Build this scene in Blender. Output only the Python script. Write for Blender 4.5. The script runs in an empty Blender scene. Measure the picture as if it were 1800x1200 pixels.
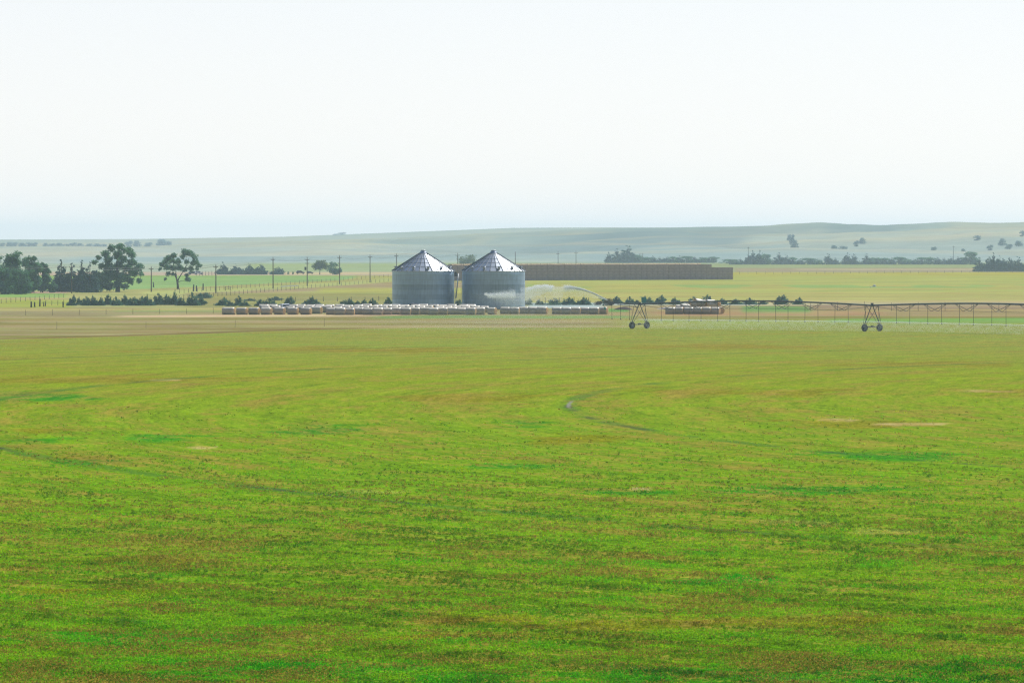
import bpy, math, random
import numpy as np
from mathutils import Vector, Matrix

# ------------------------------------------------------------------ camera, world, sun, exposure
F = 8000.0            # focal length in pixels of the 1800 px wide photograph (about 160 mm)
CH = 14.75            # camera height above the valley floor
HZ = 425.0            # row of the true horizon
SUN_EL, SUN_AZ = 50.0, 34.0       # azimuth: degrees to the right of the view direction (+Y)
SIG = 1.1e-4          # haze density per metre

scene = bpy.context.scene
C = scene.collection
camd = bpy.data.cameras.new("camera"); cam = bpy.data.objects.new("camera", camd); C.objects.link(cam)
cam.location = (0, 0, CH); cam.rotation_euler = (math.radians(90), 0, 0)
camd.sensor_width = 36.0; camd.lens = F / 1800.0 * 36.0
camd.shift_y = -(600.0 - HZ) / 1800.0
camd.clip_start = 0.5; camd.clip_end = 60000.0
scene.camera = cam

world = bpy.data.worlds.new("World"); scene.world = world; world.use_nodes = True
wn = world.node_tree; bg = wn.nodes['Background']
sky = wn.nodes.new('ShaderNodeTexSky'); sky.sky_type = 'NISHITA'; sky.sun_disc = False
sky.sun_elevation = math.radians(SUN_EL); sky.sun_rotation = math.radians(SUN_AZ)
sky.air_density = 0.85; sky.dust_density = 0.4; sky.ozone_density = 1.0; sky.altitude = 900
# thin summer veil: pale near the horizon, thinner overhead
wtc = wn.nodes.new('ShaderNodeTexCoord'); wsp = wn.nodes.new('ShaderNodeSeparateXYZ'); wn.links.new(wtc.outputs['Generated'], wsp.inputs[0])
wmr = wn.nodes.new('ShaderNodeMapRange'); wmr.inputs[1].default_value = 0.0; wmr.inputs[2].default_value = 0.30; wmr.inputs[3].default_value = 0.86; wmr.inputs[4].default_value = 0.0
wn.links.new(wsp.outputs[2], wmr.inputs[0])
wmx = wn.nodes.new('ShaderNodeMix'); wmx.data_type = 'RGBA'; wn.links.new(wmr.outputs[0], wmx.inputs[0])
wn.links.new(sky.outputs[0], wmx.inputs[6]); wmx.inputs[7].default_value = (8.55, 8.25, 8.3, 1)
# the haze glows towards the sun and is dimmer on the far side of the sky
wdt = wn.nodes.new('ShaderNodeVectorMath'); wdt.operation = 'DOT_PRODUCT'; wn.links.new(wtc.outputs['Generated'], wdt.inputs[0])
wdt.inputs[1].default_value = (math.sin(math.radians(SUN_AZ)) * math.cos(math.radians(SUN_EL)), math.cos(math.radians(SUN_AZ)) * math.cos(math.radians(SUN_EL)), math.sin(math.radians(SUN_EL)))
wgl = wn.nodes.new('ShaderNodeMapRange'); wgl.inputs[1].default_value = -0.6; wgl.inputs[2].default_value = 0.45; wgl.inputs[3].default_value = 0.35; wgl.inputs[4].default_value = 1.0
wn.links.new(wdt.outputs['Value'], wgl.inputs[0])
wsc = wn.nodes.new('ShaderNodeVectorMath'); wsc.operation = 'SCALE'; wn.links.new(wmx.outputs[2], wsc.inputs[0]); wn.links.new(wgl.outputs[0], wsc.inputs['Scale'])
wn.links.new(wsc.outputs[0], bg.inputs[0]); bg.inputs[1].default_value = 0.10

sd = bpy.data.lights.new("sun", 'SUN'); sd.energy = 5.0; sd.angle = math.radians(0.5); sd.color = (1.0, 0.95, 0.87)
sun = bpy.data.objects.new("sun", sd); C.objects.link(sun)
ce = math.cos(math.radians(SUN_EL))
sdir = Vector((math.sin(math.radians(SUN_AZ)) * ce, math.cos(math.radians(SUN_AZ)) * ce, math.sin(math.radians(SUN_EL))))
sun.rotation_euler = sdir.to_track_quat('Z', 'Y').to_euler(); sun.location = (100, 300, 400)

scene.view_settings.view_transform = 'Standard'; scene.view_settings.look = 'None'
scene.view_settings.exposure = 0.25; scene.view_settings.gamma = 1.0
scene.render.engine = 'CYCLES'
cy = scene.cycles
cy.max_bounces = 7; cy.transparent_max_bounces = 12; cy.volume_bounces = 1
cy.use_denoising = True; cy.denoiser = "OPENIMAGEDENOISE"; cy.denoising_input_passes = "RGB_ALBEDO_NORMAL"; cy.denoising_prefilter = "NONE"
cy.filter_width = 1.3

# ------------------------------------------------------------------ helpers
def fade(t): return t * t * (3 - 2 * t)
def sm(a, b, x): return fade(np.clip((x - a) / (b - a), 0, 1))
def _h(i, j, s):
    n = (i.astype(np.int64) * 374761393 + j.astype(np.int64) * 668265263 + s * 974711) & 0x7fffffff
    n = ((n ^ (n >> 13)) * 1274126177) & 0x7fffffff
    n = n ^ (n >> 16)
    return (n & 0xffff) / 65535.0
def vn(x, y, sc, seed=0):
    x = np.asarray(x, float) / sc + 1000.5; y = np.asarray(y, float) / sc + 1000.5
    i = np.floor(x); j = np.floor(y); fx = fade(x - i); fy = fade(y - j)
    i = i.astype(np.int64); j = j.astype(np.int64)
    a = _h(i, j, seed); b = _h(i + 1, j, seed); c = _h(i, j + 1, seed); d = _h(i + 1, j + 1, seed)
    return (a * (1 - fx) + b * fx) * (1 - fy) + (c * (1 - fx) + d * fx) * fy
def fbm(x, y, sc, seed=0, o=4):
    s = 0; a = 1; t = 0
    for k in range(o):
        s = s + a * vn(x, y, sc / 2 ** k, seed + 17 * k); t += a; a *= 0.55
    return s / t

CR_U = [-1500, -300, 0, 300, 420, 600, 700, 800, 900, 1050, 1200, 1400, 1480, 1600, 1800, 2200, 3500]
CR_V = [433, 432, 431, 431, 427, 421.5, 419, 415, 410, 404, 401.5, 399, 400.5, 399, 397, 396, 400]
FR_U = [-1500, 0, 250, 500, 700, 900, 1050, 1400, 3500]
FR_V = [424, 422, 421, 417, 410, 403, 402.5, 404, 404]
def T(x, y):
    x = np.asarray(x, float); y = np.asarray(y, float)
    z = 13.0 * (1 - sm(0, 110, y))
    z = z + 0.5 * np.exp(-((x - 70) / 45) ** 2 - ((y - 715) / 50) ** 2)
    u5 = 900 + x / 5500 * F
    pk = CH - (np.interp(u5, CR_U, CR_V) - HZ) / F * 5500
    far = sm(2900, 5500, y) * (1 - 0.9 * sm(5500, 7200, y))
    n = fbm(x * 0.8 + y * 0.45, y * 0.55 - x * 0.3, 520, 5, 4) - 0.5
    n2 = 1 - np.abs(fbm(x + 0.35 * y, y * 0.7 - x * 0.2, 380, 9, 3) - 0.5) * 4
    mid = sm(2900, 3800, y) * (1 - sm(5050, 5500, y))
    amp = 4 + pk * 0.38
    z = z + pk * far + mid * amp * (n * 2.0 + (n2 - 0.3) * 0.45)
    n3 = fbm(x - 0.07 * y, y * 0.11, 170, 15, 4) - 0.5
    z = z + mid * np.clip(pk, 4, 40) * 0.42 * n3
    u11 = 900 + x / 8500 * F
    pf = CH - (np.interp(u11, FR_U, FR_V) - HZ) / F * 8500
    z = z + pf * sm(7000, 8500, y) * (1 - sm(8700, 9800, y))
    return z
def Tz(x, y): return float(T(x, y))
def G(u, v):
    """world point of the ground under photo pixel (u, v) on the valley floor"""
    y = F * CH / (v - HZ)
    for _ in range(12):
        x = (u - 900) / F * y
        y = F * (CH - Tz(x, y)) / (v - HZ)
    return Vector(((u - 900) / F * y, y, Tz((u - 900) / F * y, y)))
def D(u, y):
    x = (u - 900) / F * y
    return Vector((x, y, Tz(x, y)))

def lin(c): 
    c = np.asarray(c, float) / 255.0
    return np.where(c <= 0.04045, c / 12.92, ((c + 0.055) / 1.055) ** 2.4)
AIR = np.array([0.62, 0.80, 0.93]); KI = np.array([1.40, 1.36, 1.32])
def albedo(rgb, dist):
    t = np.exp(-SIG * np.asarray(dist, float))[..., None]
    return np.clip((lin(rgb) - AIR * (1 - t)) / (KI * t), 0.003, 0.75)
def A1(rgb, dist): return tuple(float(k) for k in albedo(np.array([rgb], float), np.array([dist]))[0])

ORD = "first second third fourth fifth sixth seventh eighth ninth tenth eleventh twelfth thirteenth fourteenth fifteenth sixteenth seventeenth eighteenth nineteenth".split()
TENS = ["", "", "twenty", "thirty", "forty", "fifty"]
def ordw(n):
    if n <= 19: return ORD[n - 1]
    t, r = divmod(n, 10)
    if r == 0: return ["", "", "twentieth", "thirtieth", "fortieth", "fiftieth"][t]
    return TENS[t] + "-" + ORD[r - 1]

def tag(o, label=None, cat=None, group=None, kind=None):
    if label: o['label'] = label
    if cat: o['category'] = cat
    if group: o['group'] = group
    if kind: o['kind'] = kind
    return o
def empty(name, loc, rz=0, label=None, cat=None, group=None):
    o = bpy.data.objects.new(name, None); C.objects.link(o); o.location = loc; o.rotation_euler = (0, 0, rz)
    return tag(o, label, cat, group)
def copy_tree(o, parent=None):
    c = o.copy(); C.objects.link(c)
    if parent: c.parent = parent
    for ch in o.children: copy_tree(ch, c)
    return c

def np_mesh(name, V, Fq, mat, parent=None, smooth=False, cols=None, mats=None, midx=None):
    V = np.asarray(V, np.float32); Fq = np.asarray(Fq, np.int32)
    me = bpy.data.meshes.new(name)
    n, k = Fq.shape
    me.vertices.add(len(V)); me.vertices.foreach_set('co', V.ravel())
    me.loops.add(n * k); me.loops.foreach_set('vertex_index', Fq.ravel())
    me.polygons.add(n); me.polygons.foreach_set('loop_start', np.arange(0, n * k, k, dtype=np.int32))
    me.polygons.foreach_set('loop_total', np.full(n, k, np.int32))
    me.polygons.foreach_set('use_smooth', np.full(n, smooth))
    if mats:
        for m in mats: me.materials.append(m)
        me.polygons.foreach_set('material_index', np.asarray(midx, np.int32))
    else: me.materials.append(mat)
    if cols is not None:
        at = me.color_attributes.new('Col', 'FLOAT_COLOR', 'POINT')
        c = np.ones((len(V), 4), np.float32); c[:, :3] = cols
        at.data.foreach_set('color', c.ravel())
    me.update()
    o = bpy.data.objects.new(name, me); C.objects.link(o)
    if parent: o.parent = parent
    return o

class MB:
    def __init__(s): s.v = []; s.f = []; s.m = []
    def add(s, vs, fs, m=0):
        b = len(s.v); s.v += [tuple(p) for p in vs]; s.f += [tuple(b + i for i in f) for f in fs]; s.m += [m] * len(fs)
    def box(s, c, d, rz=0, m=0, taper=1.0):
        x, y, z = d[0] / 2, d[1] / 2, d[2] / 2; co, si = math.cos(rz), math.sin(rz); vs = []
        for k in (-1, 1):
            t = taper if k > 0 else 1
            for a, b in ((-1, -1), (1, -1), (1, 1), (-1, 1)):
                px, py = a * x * t, b * y * t
                vs.append((c[0] + px * co - py * si, c[1] + px * si + py * co, c[2] + k * z))
        s.add(vs, [(0, 3, 2, 1), (4, 5, 6, 7), (0, 1, 5, 4), (1, 2, 6, 5), (2, 3, 7, 6), (3, 0, 4, 7)], m)
    def tube(s, pts, rad, n=6, m=0, cap=True):
        pts = [Vector(p) for p in pts]
        if not hasattr(rad, '__len__'): rad = [rad] * len(pts)
        rings = []
        for i, p in enumerate(pts):
            d = (pts[min(i + 1, len(pts) - 1)] - pts[max(i - 1, 0)]).normalized()
            a = d.cross(Vector((0, 0, 1)) if abs(d.z) < 0.9 else Vector((1, 0, 0))).normalized(); b = d.cross(a)
            rings.append([p + (a * math.cos(2 * math.pi * k / n) + b * math.sin(2 * math.pi * k / n)) * rad[i] for k in range(n)])
        vs = [q for r in rings for q in r]; fs = []
        for i in range(len(pts) - 1):
            for k in range(n):
                fs.append((i * n + k, i * n + (k + 1) % n, (i + 1) * n + (k + 1) % n, (i + 1) * n + k))
        if cap: fs.append(tuple(range(n))[::-1]); fs.append(tuple((len(pts) - 1) * n + k for k in range(n)))
        s.add(vs, fs, m)
    def lathe(s, prof, n=24, c=(0, 0, 0), axis='z', m=0, capb=False, capt=False):
        vs = []
        for r, h in prof:
            for k in range(n):
                a = 2 * math.pi * k / n; x, y = r * math.cos(a), r * math.sin(a)
                q = (x, y, h) if axis == 'z' else ((h, x, y) if axis == 'x' else (x, h, y))
                vs.append((c[0] + q[0], c[1] + q[1], c[2] + q[2]))
        fs = []
        for i in range(len(prof) - 1):
            for k in range(n):
                q = (i * n + k, i * n + (k + 1) % n, (i + 1) * n + (k + 1) % n, (i + 1) * n + k)
                fs.append(q if axis != 'y' else q[::-1])
        if capb: fs.append(tuple(range(n))[::-1] if axis != 'y' else tuple(range(n)))
        if capt:
            t = tuple((len(prof) - 1) * n + k for k in range(n)); fs.append(t if axis != 'y' else t[::-1])
        s.add(vs, fs, m)
    def build(s, name, mats, parent=None, smooth=False):
        me = bpy.data.meshes.new(name); me.from_pydata(s.v, [], s.f)
        if not isinstance(mats, (list, tuple)): mats = [mats]
        for m in mats: me.materials.append(m)
        me.polygons.foreach_set('material_index', s.m)
        me.polygons.foreach_set('use_smooth', [smooth] * len(s.f))
        me.update()
        o = bpy.data.objects.new(name, me); C.objects.link(o)
        if parent: o.parent = parent
        return o

# ------------------------------------------------------------------ materials
def nt(name):
    m = bpy.data.materials.new(name); m.use_nodes = True
    return m, m.node_tree, m.node_tree.nodes, m.node_tree.links, m.node_tree.nodes['Principled BSDF']
def mat(name, c1, c2=None, scale=3.0, rough=0.7, metal=0.0, bump=0.0, bscale=None, spec=0.3, detail=4):
    m, t, N, L, P = nt(name)
    c2 = c2 or tuple(k * 0.7 for k in c1)
    tc = N.new('ShaderNodeTexCoord'); no = N.new('ShaderNodeTexNoise'); no.inputs['Scale'].default_value = scale; no.inputs['Detail'].default_value = detail
    r = N.new('ShaderNodeValToRGB'); r.color_ramp.elements[0].position = 0.35; r.color_ramp.elements[1].position = 0.68
    r.color_ramp.elements[0].color = (*c2, 1); r.color_ramp.elements[1].color = (*c1, 1)
    L.new(tc.outputs['Object'], no.inputs['Vector']); L.new(no.outputs['Fac'], r.inputs[0]); L.new(r.outputs[0], P.inputs['Base Color'])
    P.inputs['Roughness'].default_value = rough; P.inputs['Metallic'].default_value = metal; P.inputs['Specular IOR Level'].default_value = spec
    if bump:
        b = N.new('ShaderNodeBump'); b.inputs['Strength'].default_value = bump; n2 = N.new('ShaderNodeTexNoise'); n2.inputs['Scale'].default_value = bscale or scale * 4
        L.new(tc.outputs['Object'], n2.inputs['Vector']); L.new(n2.outputs['Fac'], b.inputs['Height']); L.new(b.outputs[0], P.inputs['Normal'])
    return m
def leafmat(name, c1, c2, trans=0.35, scale=0.6, usecol=False):
    m, t, N, L, P = nt(name); N.remove(P); out = N['Material Output']
    g = N.new('ShaderNodeNewGeometry'); no = N.new('ShaderNodeTexNoise'); no.inputs['Scale'].default_value = scale; no.inputs['Detail'].default_value = 3
    L.new(g.outputs['Position'], no.inputs['Vector'])
    if usecol:
        src = N.new('ShaderNodeVertexColor'); src.layer_name = 'Col'; col = src.outputs['Color']
    else:
        r = N.new('ShaderNodeValToRGB'); r.color_ramp.elements[0].position = 0.35; r.color_ramp.elements[1].position = 0.65
        r.color_ramp.elements[0].color = (*c2, 1); r.color_ramp.elements[1].color = (*c1, 1); L.new(no.outputs['Fac'], r.inputs[0]); col = r.outputs[0]
    d = N.new('ShaderNodeBsdfDiffuse'); tr = N.new('ShaderNodeBsdfTranslucent'); mx = N.new('ShaderNodeMixShader'); mx.inputs[0].default_value = trans
    L.new(col, d.inputs[0]); L.new(col, tr.inputs[0]); L.new(d.outputs[0], mx.inputs[1]); L.new(tr.outputs[0], mx.inputs[2]); L.new(mx.outputs[0], out.inputs[0])
    return m

# pivot circle of the near field (fitted to its wheel tracks)
PC = (236.4, 407.3)
def ground_mat(name, field=False):
    m, t, N, L, P = nt(name)
    P.inputs['Roughness'].default_value = 1.0; P.inputs['Specular IOR Level'].default_value = 0.0
    col = N.new('ShaderNodeVertexColor'); col.layer_name = 'Col'
    g = N.new('ShaderNodeNewGeometry'); pos = g.outputs['Position']
    def noise(scale, det=3, rough=0.6, vec=None):
        n = N.new('ShaderNodeTexNoise'); n.inputs['Scale'].default_value = scale; n.inputs['Detail'].default_value = det; n.inputs['Roughness'].default_value = rough
        L.new(vec or pos, n.inputs['Vector']); return n.outputs['Fac']
    def mr(v, a, b, c, d):
        n = N.new('ShaderNodeMapRange'); n.interpolation_type = 'SMOOTHSTEP'
        for i, q in enumerate((a, b, c, d)): n.inputs[i + 1].default_value = q
        L.new(v, n.inputs[0]); return n.outputs[0]
    def ma(op, a, b=None, c=None):
        n = N.new('ShaderNodeMath'); n.operation = op
        for i, q in enumerate((a, b, c)):
            if q is None: continue
            if isinstance(q, (int, float)): n.inputs[i].default_value = q
            else: L.new(q, n.inputs[i])
        return n.outputs[0]
    def mix(a, b, f, bt='MIX'):
        n = N.new('ShaderNodeMix'); n.data_type = 'RGBA'; n.blend_type = bt
        if isinstance(f, (int, float)): n.inputs[0].default_value = f
        else: L.new(f, n.inputs[0])
        for i, q in ((6, a), (7, b)):
            if isinstance(q, tuple): n.inputs[i].default_value = (*q, 1)
            else: L.new(q, n.inputs[i])
        return n.outputs[2]
    def val(v):
        n = N.new('ShaderNodeCombineColor')
        for i in range(3): L.new(v, n.inputs[i])
        return n.outputs[0]
    c = col.outputs['Color']
    if field:
        # distance from the pivot centre: mower swaths and wheel tracks are rings
        s = N.new('ShaderNodeVectorMath'); s.operation = 'SUBTRACT'; L.new(pos, s.inputs[0]); s.inputs[1].default_value = (PC[0], PC[1], 0)
        fl = N.new('ShaderNodeVectorMath'); fl.operation = 'MULTIPLY'; L.new(s.outputs[0], fl.inputs[0]); fl.inputs[1].default_value = (1, 1, 0)
        ln = N.new('ShaderNodeVectorMath'); ln.operation = 'LENGTH'; L.new(fl.outputs[0], ln.inputs[0]); r = ln.outputs[1]
        wob = ma('MULTIPLY', noise(0.02, 2), 9.0)
        rr = ma('ADD', r, wob)
        sw = ma('SINE', ma('MULTIPLY', rr, 2 * math.pi / 9.4))
        sw2 = ma('SINE', ma('MULTIPLY', rr, 2 * math.pi / 4.1))
        swm = ma('MULTIPLY', ma('ADD', sw, ma('MULTIPLY', sw2, 0.5)), mr(noise(0.035, 3), 0.4, 0.62, 0.0, 1.0))
        # polar coordinates about the pivot: streaks left by mowing round and round
        s2 = N.new('ShaderNodeSeparateXYZ'); L.new(s.outputs[0], s2.inputs[0]); th = ma('ARCTAN2', s2.outputs[1], s2.outputs[0])
        def polar(kr, kt, det, rough, w=0):
            q = N.new('ShaderNodeCombineXYZ'); L.new(ma('MULTIPLY', rr2, kr), q.inputs[0]); L.new(ma('MULTIPLY', th, 260 * kt), q.inputs[1]); q.inputs[2].default_value = w
            return noise(1.0, det, rough, q.outputs[0])
        rr2 = ma('ADD', r, ma('MULTIPLY', noise(0.03, 3), 5.0))
        pa = polar(0.9, 0.10, 4, 0.7); pb2 = polar(0.22, 0.018, 5, 0.7, 5.0); pc = polar(3.0, 0.5, 3, 0.7, 9.0)
        nb = noise(0.16, 5, 0.65)      # patches of 6 m
        nc = noise(0.8, 4, 0.65)       # 1.2 m
        nd = noise(3.2, 3, 0.7)         # 0.3 m
        ne = noise(11.0, 2, 0.7)
        big = noise(0.03, 4, 0.6)
        # dry thin patches
        dry = ma('ADD', ma('ADD', nb, ma('MULTIPLY', ma('SUBTRACT', nc, 0.5), 0.7)), ma('ADD', ma('MULTIPLY', ma('SUBTRACT', nd, 0.5), 0.7), ma('MULTIPLY', swm, 0.05)))
        dry = ma('ADD', dry, ma('MULTIPLY', ma('SUBTRACT', big, 0.5), 0.45))
        dry = ma('ADD', dry, ma('ADD', ma('MULTIPLY', ma('SUBTRACT', pa, 0.5), 0.8), ma('MULTIPLY', ma('SUBTRACT', pb2, 0.5), 1.2)))
        c = mix(c, (0.25, 0.185, 0.03), mr(dry, 0.42, 0.74, 0.0, 0.78))
        # vigorous dark regrowth
        nf = noise(0.22, 5, 0.7); 
        lush = ma('ADD', nf, ma('MULTIPLY', ma('SUBTRACT', noise(1.3, 3), 0.5), 0.8))
        c = mix(c, (0.035, 0.15, 0.004), mr(lush, 0.62, 0.82, 0.0, 0.8))
        c = mix(c, (0.27, 0.34, 0.006), mr(noise(0.5, 4, 0.7), 0.55, 0.75, 0.0, 0.5))
        # bleached stubble flecks
        c = mix(c, (0.52, 0.40, 0.14), mr(noise(0.42, 3, 0.75), 0.745, 0.80, 0.0, 0.8))
        # small dark clumps
        c = mix(c, (0.03, 0.10, 0.01), mr(noise(0.7, 3, 0.5), 0.72, 0.80, 0.0, 0.6))
        c = mix(c, (0.2, 0.2, 0.2), ma('MULTIPLY', ma('ABSOLUTE', swm), 0.0))
        v = ma('ADD', ma('ADD', mr(nd, 0.3, 0.7, 0.62, 1.30), ma('MULTIPLY', ma('SUBTRACT', ne, 0.5), 0.9)), ma('MULTIPLY', swm, 0.09))
        v = ma('ADD', v, ma('ADD', ma('MULTIPLY', ma('SUBTRACT', nc, 0.5), 1.0), ma('ADD', ma('MULTIPLY', ma('SUBTRACT', pa, 0.5), 1.3), ma('MULTIPLY', ma('SUBTRACT', pc, 0.5), 0.9))))
        c = mix(c, val(v), 1.0, 'MULTIPLY')
        # wheel tracks: pairs of ruts, wet soil and rank grass
        tn = noise(0.05, 4, 0.6); tf = noise(0.7, 3)
        for R0 in (231.3, 285.0, 340.6, 174.5):
            dd = ma('ABSOLUTE', ma('SUBTRACT', ma('ADD', r, ma('MULTIPLY', ma('SUBTRACT', tf, 0.5), 0.8)), R0))
            gr = mr(dd, 0.5, 1.3, 1.0, 0.0)
            c = mix(c, (0.05, 0.15, 0.02), ma('MULTIPLY', gr, mr(tn, 0.40, 0.60, 0.05, 0.6)))
            ru = mr(dd, 0.22, 0.5, 1.0, 0.0)
            c = mix(c, (0.055, 0.06, 0.035), ma('MULTIPLY', ru, mr(noise(0.06, 5, 0.75), 0.50, 0.62, 0.0, 0.75)))
            if R0 == 231.3:   # worn grey turn of the inner track
                pm = N.new('ShaderNodeVectorMath'); pm.operation = 'DISTANCE'; L.new(pos, pm.inputs[0]); pm.inputs[1].default_value = (5.2, 413, 0)
                gl = mr(pm.outputs[1], 4, 13, 0.85, 0.0)
                c = mix(c, (0.24, 0.23, 0.20), ma('MULTIPLY', mr(dd, 0.08, 0.26, 1.0, 0.0), gl))
        bsc, bst, bd = 2.6, 0.9, 0.25
    else:
        na = noise(0.02, 5, 0.65); nb = noise(0.15, 5, 0.7); nc = noise(1.6, 4, 0.7)
        v = ma('ADD', mr(na, 0.3, 0.7, 0.86, 1.12), ma('ADD', ma('MULTIPLY', ma('SUBTRACT', nb, 0.5), 0.55), ma('MULTIPLY', ma('SUBTRACT', nc, 0.5), 0.7)))
        c = mix(c, val(v), 1.0, 'MULTIPLY')
        h = N.new('ShaderNodeHueSaturation'); h.inputs['Hue'].default_value = 0.5
        L.new(c, h.inputs['Color']); L.new(mr(noise(0.06, 4), 0.35, 0.65, 0.475, 0.515), h.inputs['Hue']); c = h.outputs[0]
        bsc, bst, bd = 1.2, 0.7, 0.3
    L.new(c, P.inputs['Base Color'])
    b = N.new('ShaderNodeBump'); b.inputs['Strength'].default_value = bst; b.inputs['Distance'].default_value = bd
    L.new(noise(bsc, 4, 0.7), b.inputs['Height']); L.new(b.outputs[0], P.inputs['Normal'])
    return m

# ------------------------------------------------------------------ ground
def poly(us, vs): return lambda u: np.interp(u, us, vs)
v_field = poly([-3000, 0, 300, 540, 750, 1090, 1180, 1500, 1800, 5000], [600, 597, 588.5, 580.5, 577, 575.5, 574, 572, 571, 570])
v_yard = poly([-3000, 5000], [541, 541])
def seen(u, v, x, y):
    """colours of the land as they read in the photograph (sRGB), laid out by place"""
    sh = np.broadcast(u, v).shape; c = np.zeros(sh + (3,))
    wob = (fbm(x, y * 0.6, 25, 3, 3) - 0.5)
    vv = v + wob * np.clip((v - 440) / 60, 0.2, 3.0)
    def put(col, mask):
        nonlocal c
        c = c * (1 - mask[..., None]) + np.array(col, float) * mask[..., None]
    def bandm(lo, hi, s=1.0):
        lo = lo(u) if callable(lo) else lo; hi = hi(u) if callable(hi) else hi
        return sm(lo - s, lo + s, vv) * (1 - sm(hi - s, hi + s, vv))
    def um(a, b, s=12): return sm(a - s, a + s, u) * (1 - sm(b - s, b + s, u))
    R = sm(915, 935, u); Lf = 1 - R
    put((178, 193, 190), np.ones(sh))                       # hill grass
    put((194, 194, 180), sm(0.5, 0.75, fbm(x * 0.25 + y * 0.1, y, 300, 21, 4)) * 0.8)
    put((160, 182, 186), sm(0.50, 0.72, fbm(x * 0.5, y, 420, 31, 4)) * 0.7)
    dr = fbm(x - 0.07 * y, y * 0.11, 170, 15, 4)  # fold shading painted into the hill colour: draws darker, spurs lighter
    put((150, 170, 178), (1 - sm(0.36, 0.52, dr)) * 0.75 * sm(500, 1100, u + 0 * y) * (y > 3000) * (1 - 0.6 * sm(4600, 5500, y)))
    put((190, 196, 184), sm(0.52, 0.62, dr) * 0.4 * (y > 3000))
    put((158, 181, 188), (1 - sm(3000, 4500, y)) * sm(2890, 2900, y) * sm(900, 1200, u) * 0.6)
    put((200, 198, 180), sm(0.62, 0.7, fbm(x * 0.12, y, 150, 41, 3)) * 0.3)
    put((165, 183, 155), bandm(464, 479) * Lf * um(430, 940))
    put((172, 188, 172), bandm(464, 479) * um(-3000, 430) * 0.8)
    put((160, 175, 150), bandm(464, 479) * R)
    put((168, 165, 148), bandm(471, 478.5) * R * um(1290, 5000))
    put((205, 198, 172), bandm(472.8, 474, .5) * R * um(1400, 1720) * 0.8)
    put((188, 180, 165), bandm(478, 485) * Lf)
    put((205, 195, 160), bandm(479, 482) * um(500, 700) * .8)
    # left irrigated strip
    put((172, 175, 130), bandm(484, 545) * Lf)
    put((149, 179, 134), bandm(484.5, poly([0, 250, 400, 600, 640], [512, 508, 502, 492, 486])) * um(-3000, 625, 10))
    put((178, 188, 135), bandm(poly([0, 250, 400, 600, 690], [513, 512, 506, 496, 488]), poly([0, 300, 400, 600, 690], [517, 518, 514, 503, 494])) * um(250, 690) * .8)
    put((168, 158, 135), bandm(poly([0, 400, 550, 690], [520, 513, 505, 496]), poly([300, 690], [521, 507])) * um(330, 925) * 0.85)
    put((178, 184, 118), bandm(506, 515, 2) * um(560, 925) * .7)
    put((158, 160, 118), bandm(515, 541) * um(330, 925) * .9)
    put((146, 178, 122), bandm(515.5, 523) * um(-3000, 118))
    put((186, 165, 150), bandm(512.5, 515.5, .5) * um(-3000, 120))
    put((178, 172, 130), bandm(523, 527) * um(-3000, 118))
    put((165, 176, 112), bandm(527, 542) * um(-3000, 125))
    # far cut field on the right
    put((178, 178, 124), bandm(478.5, 532) * R)
    put((170, 182, 128), bandm(484, 500, 4) * R * 0.6)
    g = sm(0.45, 0.6, vn(x, y * 0.15, 9, 77)) 
    put((146, 178, 126), bandm(500.5, 506, 1.0) * R * g * 0.8)
    put((165, 182, 122), bandm(509, 513, 1.5) * R * 0.5)
    put((192, 182, 140), bandm(528, 536, 1.0) * R * um(1330, 5000) * .8)
    # yard
    put((160, 156, 122), bandm(541, 557))
    put((178, 172, 124), bandm(541.5, 546, .8) * um(-3000, 400))
    put((150, 168, 115), bandm(545, 548, .8) * um(200, 400) * .7)
    put((166, 155, 120), bandm(536, 557, 1.5) * um(1060, 5000) * .9)
    put((128, 160, 112), bandm(538, 551, 1.2) * um(1305, 1425, 8))
    put((125, 165, 110), bandm(542, 548, 1) * um(1068, 1105, 5))
    put((184, 156, 124), bandm(548, 554, 1.2) * um(1150, 1560, 20) * .6)
    put((165, 150, 128), bandm(536, 543, 1.2) * um(1420, 5000, 20) * .7)
    # dry grass strip
    vt = v_field
    put((157, 152, 110), bandm(556, lambda q: vt(q) + 2))
    st = fbm(x * 0.12, y, 14, 51, 4)
    put((174, 167, 130), bandm(556, lambda q: vt(q) - 1) * sm(0.48, 0.62, st) * .8)
    put((140, 138, 92), bandm(556, lambda q: vt(q) - 1) * sm(0.5, 0.62, fbm(x * 0.1, y, 18, 61, 4)) * .7)
    put((134, 162, 112), bandm(554.8, 559.5, .8) * um(660, 1110, 25))
    put((205, 184, 152), bandm(poly([200, 560, 720], [554.5, 552.8, 553]), poly([200, 560, 720], [558, 556, 554.5]), .6) * um(205, 720, 25))
    put((150, 165, 95), bandm(561, 574, 2) * um(1100, 5000, 60) * .9)
    put((134, 170, 106), bandm(poly([1440, 1800], [560, 559]), poly([1440, 1800], [566, 567.5]), 1) * um(1455, 5000, 20))
    put((130, 116, 90), bandm(lambda q: vt(q) - 2.5, lambda q: vt(q) - 0.5, .6) * um(-3000, 640, 60) * .8)
    # the near alfalfa field
    fm = sm(vt(u) - 0.7, vt(u) + 0.7, vv)
    fc = np.stack([np.interp(v, [570, 600, 640, 700, 760, 850, 1000, 1200], a) for a in
                   ([150, 149, 147, 142, 132, 124, 116, 106], [166, 166, 166, 169, 170, 168, 163, 156], [96, 90, 74, 48, 32, 22, 20, 20])], -1)
    c = c * (1 - fm[..., None]) + fc * fm[..., None]
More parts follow.
